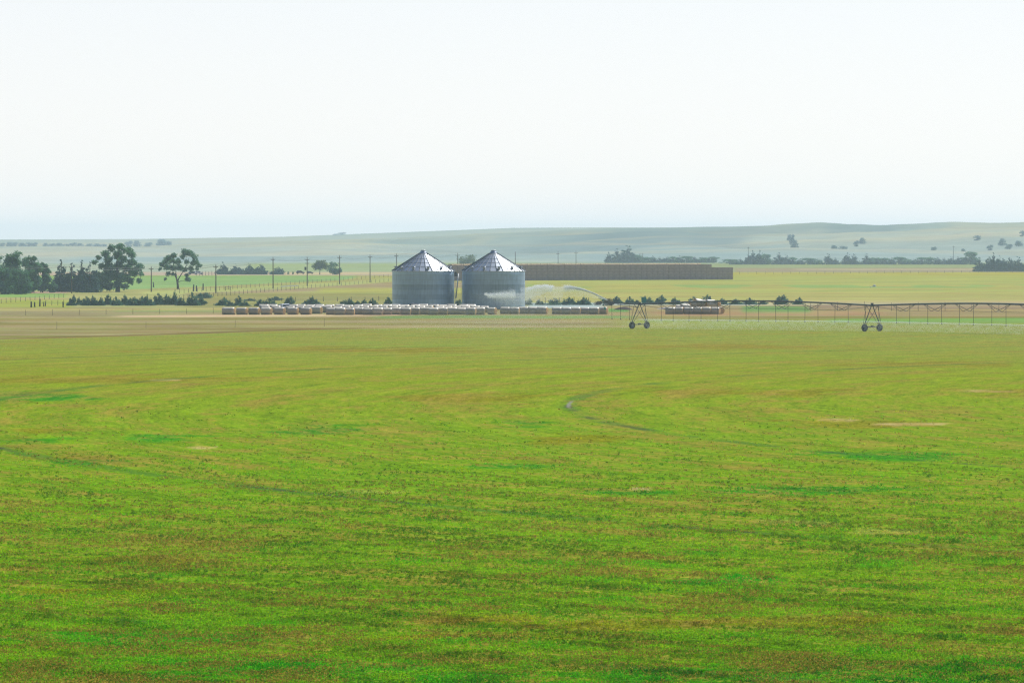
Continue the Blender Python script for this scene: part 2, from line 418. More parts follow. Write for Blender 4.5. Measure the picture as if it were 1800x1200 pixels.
    def blob(col, u0, v0, ru, rv, a):
        dd = np.hypot((u - u0) / ru, (v - v0) / rv) + (fbm(x, y, 5, int(u0) % 97, 4) - 0.5) * 2.6
        put(col, (1 - sm(0.55, 1.15, dd)) * a * fm)
    gd = (60, 150, 30)
    for q in ((565, 755, 75, 9), (290, 771, 80, 7), (95, 776, 75, 6), (1580, 799, 100, 10), (1440, 797, 70, 6), (60, 697, 110, 7), (1290, 1020, 90, 7),
              (150, 812, 60, 5), (930, 745, 60, 5), (1100, 865, 70, 5), (240, 1130, 260, 12), (430, 1175, 300, 18), (900, 818, 60, 4), (1420, 862, 130, 7)):
        blob(gd, *q, 0.75)
    gb = sm(0, 14, v - np.interp(u, [-3000, 500, 700, 1100, 1350, 1600, 1800, 4000], [1250, 1215, 1172, 1178, 1150, 1158, 1148, 1150])) * (1 - sm(0, 14, v - np.interp(u, [-3000, 1500, 1800, 4000], [1300, 1240, 1185, 1180])))
    put((62, 145, 18), gb * fm * .75 * sm(0.3, 0.5, fbm(x, y, 1.6, 66, 3)))
    br = (150, 128, 72)
    for q in ((1790, 690, 110, 9), (1640, 640, 200, 6), (1000, 772, 90, 9), (820, 700, 130, 9), (150, 1040, 230, 10), (1050, 1095, 260, 13), (860, 1118, 200, 8),
              (1500, 745, 180, 7), (200, 668, 220, 7), (600, 615, 300, 5), (1250, 610, 260, 4), (110, 805, 110, 6), (1400, 1095, 200, 8), (300, 985, 200, 6), (1250, 690, 260, 7), (60, 760, 60, 8)):
        blob(br, *q, 0.5)
    for q in ((297, 668, 20, 1.5), (352, 788, 22, 3.5), (1730, 686, 60, 2), (1470, 738, 40, 2), (1128, 860, 14, 2), (1610, 745, 80, 2)):
        blob((215, 190, 140), *q, 0.8)
    for q in ((1385, 920, 85, 6), (600, 863, 80, 4), (1590, 935, 80, 5)):
        blob((165, 182, 110), *q, 0.6)
    return c

def make_ground():
    vs = np.concatenate([np.arange(1260, 600, -2.0), np.arange(600, 530, -0.6), np.arange(530, 466, -0.7)])
    ys = np.concatenate([[-400, -100, -20, 0, 15, 30, 45, 60, 75, 90, 105, 120, 130], F * CH / (vs - HZ), np.arange(2900, 6000, 28.0), np.arange(6000, 10501, 120.0)])
    us = np.concatenate([[-9000, -5000, -3000, -2000, -1400, -1000], np.arange(-700, -60, 30), np.arange(-60, 1861, 4.0), np.arange(1890, 2500, 30), [2800, 3200, 4000, 5500, 8000, 11000]])
    Y, U = np.meshgrid(ys, us, indexing='ij')
    X = (U - 900) / F * np.maximum(Y, 150)
    Z = T(X, Y)
    Vp = HZ + F * CH / np.maximum(Y, 120)
    S = seen(U, Vp, X, Y)
    dist = np.clip(Y, 10, 6500)
    A = albedo(S, dist)
    nr, ncl = Y.shape
    idx = np.arange(nr * ncl).reshape(nr, ncl)
    Q = np.stack([idx[:-1, :-1], idx[:-1, 1:], idx[1:, 1:], idx[1:, :-1]], -1)
    uc = (U[:-1, :-1] + U[1:, 1:]) / 2; vc = (Vp[:-1, :-1] + Vp[1:, 1:]) / 2; yc = (Y[:-1, :-1] + Y[1:, 1:]) / 2
    zone = np.full(uc.shape, 3)
    zone[yc > 2900] = 4
    zone[(vc > 541)] = 2
    zone[(vc > 478.5) & (vc <= 541) & (uc > 925)] = 1
    zone[vc > v_field(uc)] = 0
    P = np.stack([X, Y, Z], -1).reshape(-1, 3); Ac = A.reshape(-1, 3)
    gm = ground_mat('land'); fm = ground_mat('alfalfa_ground', True)
    for z, nm, m in ((0, 'field', fm), (1, 'far_field', gm), (2, 'grassland', gm), (3, 'pasture', gm), (4, 'hills', gm)):
        q = Q[zone == z]
        used, inv = np.unique(q, return_inverse=True)
        o = np_mesh(nm, P[used], inv.reshape(q.shape), m, smooth=True, cols=Ac[used]); o['kind'] = 'structure'
make_ground()

# alfalfa plants standing on the near field: small leaves, one scattered mass
def alfalfa():
    rg = np.random.default_rng(7)
    n = 170000
    v = 700 + (1235 - 700) * rg.random(n) ** 0.62; u = rg.uniform(-150, 1950, n)
    y = F * CH / (v - HZ); x = (u - 900) / F * y
    keep = rg.random(n) < (0.35 + 0.9 * sm(0.35, 0.62, fbm(x, y, 2.2, 91, 3))) * (0.12 + 0.88 * sm(720, 980, v)); x, y, u, v = x[keep], y[keep], u[keep], v[keep]; n = len(x)
    lush = fbm(x, y, 3.0, 92, 3); pt = fbm(x, y, 6.0, 93, 4) * .6 + fbm(x, y, 1.3, 94, 3) * .4; dryp = sm(0.48, 0.62, pt)
    S = seen(u, v, x, y); A = albedo(S, y)
    k = 8
    sz = (0.030 + 0.030 * (y - 150) / 250.0) * rg.uniform(0.7, 1.3, n)
    ht = (0.06 + 0.16 * rg.random(n) * sm(0.3, 0.7, lush))
    V = []; Cc = []
    for i in range(k):
        a = rg.uniform(0, 2 * np.pi, n); rad = rg.random(n) * 0.10 * (1 + (y - 150) / 250)
        cx = x + rad * np.cos(a); cyy = y + rad * np.sin(a); cz = ht * rg.uniform(0.25, 1.0, n)
        t1 = rg.normal(size=(n, 3)); t1 /= np.linalg.norm(t1, axis=1)[:, None]
        t2 = rg.normal(size=(n, 3)); t2[:, 2] += 0.6; t2 -= t1 * (t1 * t2).sum(1)[:, None]; t2 /= np.linalg.norm(t2, axis=1)[:, None]
        c0 = np.stack([cx, cyy, cz + 0.01], -1)
        V.append(np.stack([c0 - t1 * sz[:, None], c0 - t2 * sz[:, None] * .6, c0 + t1 * sz[:, None], c0 + t2 * sz[:, None] * .6], 1))
        w = rg.random(n)
        br = (rg.random(n) < 0.07 + 0.68 * dryp)
        rad_ = np.hypot(x - PC[0], y - PC[1]); thp = np.arctan2(y - PC[1], x - PC[0]) * 260
        arc = fbm(rad_, thp * .12, 2.2, 95, 3) * .5 + fbm(x, y, 1.1, 96, 3) * .5
        col = A * (0.85 + 1.2 * w)[:, None] * (0.55 + 0.95 * sm(0.34, 0.66, arc))[:, None]
        dg = sm(0.55, 0.68, lush)[:, None]; col = col * (1 - dg * np.array([.45, .12, .3]))
        col = np.where(br[:, None], np.array([0.28, 0.22, 0.03]) * (0.6 + w)[:, None], col)
        yl = rg.random(n) < 0.2
        col = np.where(yl[:, None] & ~br[:, None], col * np.array([1.6, 1.15, 0.8]), col)
        Cc.append(np.repeat(np.clip(col, 0.003, 0.6)[:, None, :], 4, 1))
    V = np.concatenate(V).reshape(-1, 3); Cc = np.concatenate(Cc).reshape(-1, 3)
    m = leafmat('alfalfa_leaf', None, None, 0.5, usecol=True)
    o = np_mesh('alfalfa', V, np.arange(len(V)).reshape(-1, 4), m, cols=Cc)
    tag(o, 'short green alfalfa regrowth covering the near part of the field', 'crop', kind='stuff')
alfalfa()

# ------------------------------------------------------------------ foliage
BARK = mat('bark', (0.11, 0.085, 0.065), (0.05, 0.04, 0.03), 2.0, 0.9)
LEAF = {
    'broad': leafmat('broad_leaf', (0.14, 0.30, 0.14), (0.06, 0.15, 0.10), 0.4),
    'pale': leafmat('pale_leaf', (0.16, 0.22, 0.07), (0.09, 0.14, 0.045), 0.35),
    'pine': leafmat('needle', (0.075, 0.16, 0.14), (0.038, 0.085, 0.09), 0.25),
    'juniper': leafmat('juniper_scale', (0.11, 0.25, 0.16), (0.055, 0.13, 0.11), 0.35, 1.2),
    'hazed': leafmat('hazed_leaf', (0.19, 0.30, 0.28), (0.12, 0.20, 0.20), 0.3),  # distance haze put into the leaf colour: paler and bluer for far trees
    'dead': leafmat('dry_twig', (0.2, 0.15, 0.1), (0.1, 0.07, 0.05), 0.1)}
def clumps_mesh(name, cl, n, leaf, m, parent, seed, up=0.0, el=1.0, shell=0.55):
    """cl: list of (x,y,z,rx,ry,rz)"""
    rg = np.random.default_rng(seed); cl = np.array(cl, float)
    w = cl[:, 3] * cl[:, 4] * cl[:, 5]; w = w ** 0.75; w /= w.sum()
    k = rg.choice(len(cl), n, p=w)
    d = rg.normal(size=(n, 3)); d /= np.linalg.norm(d, axis=1)[:, None]
    r = np.minimum(np.abs(rg.normal(0.62, 0.36, n)), 1.15)
    # twigs: leaves gather into small sprays inside each clump
    ns = max(8, n // 8); sk = rg.integers(0, ns, n); sd_ = rg.normal(size=(ns, 3)); sd_ /= np.linalg.norm(sd_, axis=1)[:, None]; sr = np.minimum(np.abs(rg.normal(0.75, 0.28, ns)), 1.12)
    tw = rg.random(n) < 0.72
    d = np.where(tw[:, None], sd_[sk] * sr[sk][:, None] + rg.normal(size=(n, 3)) * 0.14, d * r[:, None])
    ck = rg.choice(len(cl), ns, p=w); k = np.where(tw, ck[sk], k)
    p = cl[k, :3] + d * cl[k, 3:6]
    d = d / np.maximum(np.linalg.norm(d, axis=1), .05)[:, None]
    p[:, 2] = np.maximum(p[:, 2], leaf * 0.5)
    t1 = rg.normal(size=(n, 3)); t1[:, 2] += up * 2; t1 += d * up; t1 /= np.linalg.norm(t1, axis=1)[:, None]
    t2 = rg.normal(size=(n, 3)); t2 -= t1 * (t1 * t2).sum(1)[:, None]; t2 /= np.linalg.norm(t2, axis=1)[:, None]
    s = (leaf * rg.uniform(0.6, 1.3, n))[:, None]
    V = np.stack([p - t1 * s * el, p - t2 * s * .55, p + t1 * s * el, p + t2 * s * .55], 1).reshape(-1, 3)
    return np_mesh(name, V, np.arange(len(V)).reshape(-1, 4), m, parent)
def trunk_mesh(parent, pts, limbs, r0):
    b = MB(); n = len(pts)
    b.tube(pts, [r0 * (1 - 0.6 * i / (n - 1)) for i in range(n)], 8)
    for l in limbs: b.tube(l[0], l[1], 5)
    return b.build('trunk', BARK, parent, True)
def limb(a, b, r, rnd, k=3):
    a = Vector(a); b = Vector(b); P = []
    for i in range(k + 1):
        t = i / k; q = a.lerp(b, t); q.z += math.sin(t * math.pi) * (b - a).length * -0.06
        if 0 < i < k: q += Vector((rnd.uniform(-1, 1), rnd.uniform(-1, 1), rnd.uniform(-1, 1))) * (b - a).length * 0.06
        P.append(q)
    return P, [r * (1 - 0.8 * i / k) for i in range(k + 1)]

def broad(root, h, w, seed, kind='broad', n=3500, leaf=0.3, base=0.2, nc=16):
    rnd = random.Random(seed); cl = []
    for i in range(nc):
        a = rnd.uniform(0, 6.28); q = rnd.random() ** 0.5; zz = rnd.uniform(base, 0.93)
        prof = math.sin(math.pi * min(1, (zz - base) / (1 - base) * 0.85 + 0.13)) ** 0.6
        r = w * 0.5 * prof * q * 0.72; cr = w * rnd.uniform(0.13, 0.22)
        cl.append((r * math.cos(a), r * math.sin(a), h * zz, cr, cr, cr * rnd.uniform(0.65, 0.9)))
    tp = [(0, 0, -0.1), (rnd.uniform(-.02, .02) * h, 0, h * 0.25), (rnd.uniform(-.03, .03) * h, 0, h * 0.55), (0, 0, h * .8)]
    lb = [limb(Vector(tp[1]).lerp(Vector(tp[2]), rnd.random()), c[:3], h * 0.016, rnd) for c in cl if rnd.random() < 0.8]
    trunk_mesh(root, tp, lb, h * 0.03)
    clumps_mesh('crown', cl, n, leaf, LEAF[kind], root, seed)
def conifer(root, h, w, seed, kind='pine', n=1800, leaf=0.3, base=0.08):
    rnd = random.Random(seed); cl = []; lv = 13
    for i in range(lv):
        t = i / (lv - 1); z = h * (base + (0.97 - base) * t); rr = w * 0.5 * (1 - t) ** 0.75 + w * .05
        for k in range(max(1, int(6 * (1 - t)) + 1)):
            a = rnd.uniform(0, 6.28); q = rr * rnd.uniform(0.35, 0.8); cr = max(rr * rnd.uniform(.3, .5), w * .05)
            cl.append((q * math.cos(a), q * math.sin(a), z, cr, cr, max(h * .05, cr * .6)))
    trunk_mesh(root, [(0, 0, -.1), (0, 0, h * .5), (0, 0, h * .95)], [], h * 0.022)
    clumps_mesh('crown', cl, n, leaf, LEAF[kind], root, seed, up=0.3, el=1.2)
def juniper(root, h, w, seed, n=1500, leaf=0.13, spiky=True):
    rnd = random.Random(seed); cl = []
    m = rnd.choice((2, 3, 4))
    for j in range(m):
        ox = (j - (m - 1) / 2) * w * 0.62 / m + rnd.uniform(-.06, .06) * w; hh = h * (1.0 if j == m // 2 else rnd.uniform(.55, .85))
        for i in range(6):
            t = i / 5; z = hh * (0.10 + 0.80 * t); rr = w * (0.62 / m + .1) * (1 - t) ** 0.9 + w * .02
            cl.append((ox + rnd.uniform(-.3, .3) * rr, rnd.uniform(-.4, .4) * rr, z, rr, rr, h * .12))
    trunk_mesh(root, [(0, 0, -.05), (0, 0, h * .4), (0, 0, h * .8)], [], h * 0.03)
    cr = clumps_mesh('crown', cl, n, leaf, LEAF['juniper'], root, seed, up=0.9, el=1.7, shell=0.4)
    return cr

PROTO = {}
def place(kindkey, maker, name, p, sx, sz, rz, label, cat, group):
    """the first of a kind is built, later ones copy it with its parts"""
    if kindkey not in PROTO:
        r = empty(name, p, rz); maker(r); PROTO[kindkey] = r
    else:
        r = copy_tree(PROTO[kindkey])
    r.location = p; r.rotation_euler = (0, 0, rz); r.scale = (sx, sx, sz)
    tag(r, label, cat, group); return r

# hand-laid crowns of the two tall cottonwoods: clumps given in metres right of the trunk / above its foot
def hand_tree(name, p, ppm, u0, v0, cl_px, trunk, limbs_px, n, leaf, seed, label, thick, kind='broad'):
    rnd = random.Random(seed); r = empty(name, p, 0, label, 'tree')
    cv = lambda u, v, d=0: Vector(((u - u0) / ppm, d, (v0 - v) / ppm))
    cl = []
    for (u, v, q) in cl_px:
        for _ in range(2):
            d = rnd.uniform(-1, 1) * (2.6 if len(cl_px) > 12 else 1.8); c = cv(u + rnd.uniform(-2, 2), v + rnd.uniform(-1.5, 1.5), d); qq = q / ppm * rnd.uniform(.7, 1.0)
            cl.append((c.x, c.y, c.z, qq, qq, qq * .8))
    lb = []
    for a, b, rr in limbs_px: lb.append(limb(cv(*a), cv(*b, rnd.uniform(-1.2, 1.2)), rr, rnd, 4))
    for c in cl[::2]:
        s = min((Vector(l[0][-1]) for l in lb), key=lambda q: (q - Vector(c[:3])).length)
        lb.append(limb(s, c[:3], 0.07, rnd))
    trunk_mesh(r, [cv(*q) for q in trunk], lb, thick)
    clumps_mesh('crown', cl, n, leaf, LEAF[kind], r, seed)
    return r
pb = G(207, 513)
hand_tree('cottonwood_tree', pb, F / pb.y, 207, 513,
    [(196, 436, 8), (210, 434, 8), (222, 440, 9), (232, 448, 8), (184, 446, 8), (174, 452, 6), (205, 447, 10), (192, 456, 9), (217, 455, 10), (233, 462, 9),
     (243, 470, 8), (248, 482, 6), (236, 478, 9), (222, 472, 10), (206, 468, 10), (190, 472, 11), (178, 468, 8), (168, 462, 6), (200, 484, 11), (215, 488, 11), (184, 488, 12), (172, 484, 9),
     (228, 492, 8), (245, 492, 5), (206, 500, 9), (192, 503, 9), (176, 501, 10), (220, 503, 7), (165, 498, 8)],
    [(207, 514), (207, 500), (208, 488), (206, 470)], [((207, 492), (190, 465), .3), ((208, 488), (226, 460), .3), ((207, 474), (207, 446), .25), ((207, 496), (240, 484), .2)],
    24000, 0.27, 11, 'tallest broad green cottonwood rising above the left grove', 0.75)
pl = G(313, 508)
hand_tree('cottonwood_tree', pl, F / pl.y, 313, 508,
    [(326, 443, 7), (334, 446, 7), (322, 451, 6), (340, 453, 6), (346, 460, 6), (351, 466, 5), (338, 463, 6), (328, 460, 5), (306, 450, 6), (297, 454, 7), (290, 460, 6), (302, 460, 7), (314, 459, 6),
     (284, 466, 5), (293, 470, 6), (304, 472, 6), (316, 470, 6), (325, 474, 5), (334, 472, 5), (296, 480, 5), (304, 483, 4), (346, 473, 4), (282, 473, 4), (330, 484, 5), (330, 491, 5), (291, 489, 3)],
    [(313, 509), (312.5, 500), (311, 492), (309, 482)], [((311, 492), (299, 466), .22), ((312, 495), (326, 470), .26), ((326, 470), (333, 450), .18), ((310, 484), (309, 462), .18), ((313, 496), (329, 488), .12), ((326, 474), (345, 464), .12)],
    10500, 0.25, 12, 'lone open-branched cottonwood beside the power line, its trunk in clear view', 0.42)

# left grove
GL = [(-14, 515, 446, 44, 'leftmost'), (22, 516, 443, 38, 'taller'), (52, 515, 449, 36, 'round'), (75, 514, 463, 26, 'smaller')]
lab = ['dense green tree cut by the left edge of the view', 'tall peaked green tree in the grove at far left', 'rounded green tree right of the peaked one in the left grove', 'short ragged tree at the right end of the left grove']
for i, (u, vb, vt_, w, _) in enumerate(GL):
    p = G(u, vb); s = F / p.y
    place('grove%d' % i, lambda r, i=i, s=s, vb=vb, vt_=vt_, w=w: broad(r, (vb - vt_) / s, w / s * 1.2, 30 + i, n=11000, leaf=.28, base=.08, nc=40), 'shade_tree', p, 1, 1, 0, lab[i], 'tree', None)
for i, (u, vb, vt_, w, l) in enumerate([(36, 517, 470, 34, 'low dark green tree filling the gap between two grove trees'), (4, 517, 468, 34, 'low dark bushy tree under the leftmost grove tree'),
        (92, 514, 495, 16, 'grey-green thicket bush beside the left grove')]):
    p = G(u, vb); s = F / p.y
    place('under%d' % i, lambda r, i=i, s=s, vb=vb, vt_=vt_, w=w: broad(r, (vb - vt_) / s, w / s * 1.2, 40 + i, n=5000, leaf=.28, base=.05, nc=16), 'shade_tree', p, 1, 1, 0, l, 'tree', None)
for i, (u, vb, vt_, w, l) in enumerate([(108, 513, 456, 22, 'ragged pine with a high thin top, leftmost of the pines'), (126, 513, 463, 20, 'pine standing behind the leftmost utility pole'),
        (143, 513, 459, 18, 'slim pine between the utility pole and the big cottonwood'), (158, 514, 461, 24, 'dense dark pine touching the left side of the tallest cottonwood'), (100, 512, 484, 16, 'short dark pine at the left foot of the pines')]):
    p = G(u, vb); s = F / p.y
    place('pines%d' % i, lambda r, i=i, s=s, vb=vb, vt_=vt_, w=w: conifer(r, (vb - vt_) / s, w / s * 1.7, 50 + i, n=5200, leaf=.27), 'pine_tree', p, 1, 1, 0, l, 'tree', None)

# bushy cedars in a row behind the bales: (u, base v, top v, width px, label)
def ced(u, vb, vt_, w, label, grp='young cedars planted in a row behind the hay bales', i=[0]):
    p = G(u, vb); s = F / p.y; k = i[0] % 9; i[0] += 1
    h0, w0 = 2.2, 2.4
    hh, ww = (vb - vt_) / s, w / s
    place('cedar%d' % k, lambda r: juniper(r, h0, w0, 70 + k, n=1500, leaf=.11), 'cedar_shrub', p, ww / w0, hh / h0, (i[0] * 0.13) % 0.5 - .25, label, 'shrub', grp)
L1 = [(127, 537, 515, 16), (140, 536, 520, 16), (150, 537, 518, 16), (162, 537, 517, 20), (176, 537, 519, 18), (190, 536, 513, 20), (204, 537, 518, 22), (219, 536, 514, 18), (233, 537, 519, 22), (246, 537, 518, 22),
      (260, 537, 516, 24), (276, 536, 512, 20), (291, 536, 514, 22), (305, 536, 508, 20), (318, 537, 519, 22), (338, 537, 509, 26), (352, 536, 518, 22)]
for i, q in enumerate(L1): ced(*q, 'dark bushy cedar in the long thicket at left, %s from its left end' % ordw(i + 1), 'cedars of the long thicket at left')
ced(358, 524, 512, 30, 'low dark cedar spreading right of the thicket, set back from it')
ced(391, 537, 520, 20, 'round dark cedar just above the left end of the bale row')
ced(405, 538, 526, 16, 'small cedar touching the round one near the first bales'); ced(418, 537, 517, 16, 'thin-topped cedar above the second hay bale'); ced(429, 538, 527, 18, 'low dark cedar right of the thin-topped one')
ced(437, 529, 523, 26, 'pale grey-green low bush behind the cedars near the first bales'); ced(458, 538, 523, 24, 'wide dark cedar left half of the pair above the car'); ced(474, 538, 521, 28, 'wide dark cedar right half of the pair left of the car')
ced(484, 528, 519, 24, 'pale low bush behind the wide pair of cedars'); ced(509, 535, 518, 18, 'pointed cedar standing alone right of the white car'); ced(539, 535, 524, 14, 'small cedar leaning on a bigger one above the front bales')
ced(551, 535, 519, 24, 'broad spiky cedar second right of the white car')
ced(602, 536, 526, 14, 'first low cedar of the cluster left of the grain bins'); ced(613, 536, 522, 18, 'pointed cedar in the cluster left of the grain bins'); ced(627, 536, 527, 18, 'low cedar in the middle of the cluster left of the bins')
ced(640, 536, 524, 16, 'cedar near the right end of the cluster left of the bins'); ced(655, 536, 521, 18, 'separate pointed cedar, second left of the grain bins'); ced(682, 536, 518, 16, 'pointed cedar at the left wall of the left grain bin')
ced(806, 537, 524, 14, 'small cedar seen in the gap between the two grain bins')
ced(928, 536, 522, 16, 'cedar against the right wall of the right grain bin'); ced(949, 536, 524, 18, 'small cedar second right of the right grain bin'); ced(972, 536, 522, 26, 'wide cedar third right of the right grain bin')
ced(999, 536, 520, 26, 'wide cedar below the top of the water jet'); ced(1024, 536, 519, 30, 'broad cedar with many upright shoots left of the end gun')
L2 = [(1084, 534, 517, 22, 'dark cedar just right of the end gun'), (1107, 535, 518, 20, 'cedar left of the first wheeled tower'), (1119, 535, 525, 14, 'small cedar half hidden behind the blue-green control box'), (1139, 535, 520, 20, 'cedar just right of the control box'),
      (1160, 535, 516, 22, 'tall-tipped cedar over the span right of the first tower'), (1188, 535, 521, 26, 'wide cedar left above the covered bale pile'), (1217, 535, 519, 20, 'pointed cedar above the covered bale pile'), (1242, 534, 515, 22, 'twin-tipped cedar above the right part of the bale pile'),
      (1267, 535, 522, 26, 'wide cedar just right of the covered bale pile'), (1293, 535, 523, 24, 'rounded cedar second right of the covered bale pile'), (1318, 535, 521, 26, 'rounded cedar third right of the covered bale pile'), (1341, 535, 526, 18, 'low cedar left of the tallest single cedar'),
      (1374, 535, 515, 24, 'tallest single cedar above the irrigation span'), (1403, 535, 520, 16, 'slim-topped cedar, last at the right end of the row')]
for q in L2: ced(*q)
p = G(1062, 537); b_ = empty('brush_pile', p, 0, 'heap of grey-brown dead brush below the end gun', 'brush pile')
clumps_mesh('branches', [(-1.2, 0, .5, 1.2, .8, .5), (.6, 0, .9, 1.2, .8, .8), (1.6, 0, .5, .8, .7, .5)], 900, .13, LEAF['dead'], b_, 5, up=.4, el=2.4)

# middle-distance trees
def bt(u, vb, vt_, w, label, kind='conifer', grp=None, nm=None, leafk=None, y=None, i=[0]):
    p = G(u, vb) if y is None else D(u, y); s = F / p.y; k = i[0] % 5; i[0] += 1
    hh, ww = (vb - vt_) / s, w / s
    if kind == 'conifer': place('fc%d' % k, lambda r: conifer(r, 8, 6.6, 110 + k, n=2200, leaf=.40, base=.04), nm or 'pine_tree', p, ww / 6, hh / 8, k * 1.3, label, 'tree', grp)
    elif kind == 'round': place('fr%d' % k, lambda r: broad(r, 8, 9, 120 + k, n=2600, leaf=.40, base=.04, nc=22), nm or 'shade_tree', p, ww / 8, hh / 8, k * 1.3, label, 'tree', grp)
    elif kind == 'hazed': place('fs%d' % k, lambda r: broad(r, 8, 9, 150 + k, 'hazed', n=2200, leaf=.42, base=.04, nc=20), nm or 'shade_tree', p, ww / 8, hh / 8, k * 1.3, label, 'tree', grp)
    elif kind == 'bell': place('fb%d' % k, lambda r: conifer(r, 6, 8.2, 130 + k, kind='pine', n=2600, leaf=.38, base=.08), nm or 'cedar_tree', p, ww / 7.5, hh / 6, k * 1.3, label, 'tree', grp)
for q in [(392, 482.5, 461, 22, 'blue-green bell-shaped cedar, leftmost of five behind the green strip'), (415, 482.5, 464, 24, 'second of five cedars behind the green strip'), (437, 482.5, 463, 24, 'third of five cedars behind the green strip, just left of the gap'),
          (458, 482.5, 464, 24, 'fourth of five cedars, just left of a utility pole'), (488, 482.5, 468, 24, 'lowest and rightmost of five cedars behind the green strip')]:
    bt(*q, 'bell', 'five cedars behind the green strip')
p = G(562, 482.5); s = F / p.y
place('palet', lambda r: broad(r, 26 / s, 36 / s, 141, 'pale', n=1500, leaf=.36, base=.3, nc=14), 'shade_tree', p, 1, 1, 0, 'pale thin-leaved tree right of the pole with the transformer', 'tree', None)
p = G(589, 482.5); s = F / p.y
place('darkt', lambda r: broad(r, 20 / s, 30 / s, 142, n=1700, leaf=.36, base=.2, nc=14), 'shade_tree', p, 1, 1, 0, 'dark low tree just left of a utility pole, right of the pale tree', 'tree', None)
p = G(824, 472); s = F / p.y
place('gapt', lambda r: broad(r, 22 / s, 44 / s, 143, 'pale', n=2500, leaf=.4, base=.05, nc=16), 'shade_tree', p, 1, 1, 0, 'bright green bushy tree between the two bin roofs', 'tree', None)
for u, l in ((507, 'small dark bush on the pale track, left one'), (515, 'small dark bush on the pale track, right one')):
    bt(u, 482, 477.5, 5, l, 'round', None, 'roadside_bush')
# tree line under the hills
TL = [(1070, 464, 446, 11, 'conifer'), (1085, 464, 440, 17, 'conifer'), (1104, 464, 434, 22, 'conifer'), (1120, 464, 453, 16, 'round'), (1134, 464, 456, 20, 'round'), (1148, 464, 454, 12, 'conifer'), (1160, 464, 456, 14, 'conifer'), (1172, 464, 455, 14, 'conifer'),
      (1183, 464, 456, 14, 'round'), (1194, 464, 452, 13, 'conifer'), (1207, 464, 455, 15, 'round'), (1221, 464, 455, 15, 'conifer'), (1236, 464, 456, 14, 'round'), (1246, 464, 456, 10, 'conifer'), (1254, 464, 455, 11, 'round'),
      (1283, 465, 458, 20, 'round'), (1302, 465, 456, 12, 'conifer'), (1315, 465, 449, 10, 'conifer'), (1323, 465, 441, 14, 'conifer'), (1335, 465, 440, 15, 'conifer'), (1346, 465, 448, 12, 'round'),
      (1370, 465, 445, 17, 'conifer'), (1382, 465, 449, 13, 'conifer'), (1394, 465, 455, 13, 'round'), (1406, 465, 456, 12, 'conifer'), (1420, 465, 456, 18, 'round'), (1436, 465, 458, 16, 'round'),
      (1456, 465, 447, 13, 'conifer'), (1468, 465, 455, 10, 'conifer'), (1489, 465, 444, 13, 'conifer'), (1501, 465, 447, 13, 'conifer'), (1524, 465, 447, 14, 'conifer'), (1538, 465, 453, 18, 'round'),
      (1556, 465, 456, 16, 'round'), (1567, 465, 454, 11, 'conifer'), (1580, 465, 453, 16, 'round'), (1594, 465, 457, 14, 'round'), (1607, 465, 457, 12, 'conifer'), (1620, 465, 455, 15, 'round'), (1633, 465, 454, 14, 'round'),
      (1648, 465, 454, 14, 'conifer'), (1660, 465, 455, 13, 'conifer'), (1672, 465, 452, 12, 'conifer'), (1684, 465, 452, 12, 'conifer'), (1696, 465, 454, 14, 'round'), (1706, 465, 444, 16, 'round')]
for i, (u, vb, vt_, w, k) in enumerate(TL):
    a = 'pointed' if k == 'conifer' else 'rounded'
    sz = 'tall' if vb - vt_ > 15 else 'low'
    bt(u, vb, vt_ - (1 if vb - vt_ > 11 else 2.2), w * (1.5 if k == 'conifer' else 1.85), 'hazy %s %s tree under the hills, %s from the left in its line' % (sz, a, ordw(i + 1)), k, 'long line of hazy trees under the hills')
RS = [(1722, 452, 22), (1738, 449, 24), (1746, 443, 16), (1758, 449, 26), (1774, 452, 24), (1790, 451, 24), (1808, 449, 28), (1764, 454, 26)]
for i, (u, vt_, w) in enumerate(sorted(RS)):
    bt(u, 477.5, vt_, w, 'dark conifer in the dense stand at the right edge, %s from its left end' % ordw(i + 1), 'bell' if i % 2 else 'conifer', 'dense conifer stand at the right edge')
# scattered trees on the slopes and on the skyline at left
for i, (u, y, w, h, l) in enumerate([(1392, 3900, 9, 24, 'blue-grey tree clump in the draw above the line, upper slope'), (1397, 3700, 12, 16, 'blue-grey tree at the lower end of the same draw'), (1388, 4100, 8, 12, 'small hazy tree at the top of the draw'),
        (1466, 3600, 14, 14, 'hazy tree on the slope left of the second draw'), (1482, 3550, 16, 11, 'hazy spreading tree low in the second draw'), (1505, 3900, 10, 10, 'hazy tree up in the second draw'), (1515, 4000, 12, 10, 'hazy round tree topmost in the second draw'),
        (1642, 3500, 12, 11, 'hazy bush on the slope left of the tall mast'), (1693, 3500, 9, 10, 'small hazy tree right of the tall mast'), (1718, 3900, 12, 9, 'dark round tree beside the pale hill track'), (1740, 3600, 12, 9, 'hazy slope tree above the conifer stand, left one'),
        (1761, 3700, 14, 12, 'hazy slope tree above the conifer stand, middle one'), (1775, 3600, 14, 9, 'hazy slope tree above the conifer stand, right one'), (1790, 3650, 14, 10, 'hazy slope tree at the right edge, lower one'), (1797, 4100, 9, 10, 'dark slope tree at the right edge, upper one')]):
    bt(u, 0, -h, w * 1.2, l, 'hazed', 'scattered trees on the hillside', y=y)
SK = [(3, 5300, 12, 6), (16, 5300, 12, 7), (26, 5300, 14, 8), (38, 5300, 12, 7), (50, 5300, 12, 7), (60, 5300, 12, 7), (80, 5300, 10, 6), (92, 5300, 12, 6), (104, 5300, 14, 7), (117, 5300, 10, 5), (128, 5300, 14, 7), (140, 5300, 12, 6), (158, 5300, 12, 6), (170, 5300, 14, 6), (182, 5300, 10, 5),
      (226, 5300, 14, 10), (240, 5300, 13, 10), (262, 5300, 14, 8), (284, 5300, 18, 14), (295, 5300, 12, 9)]
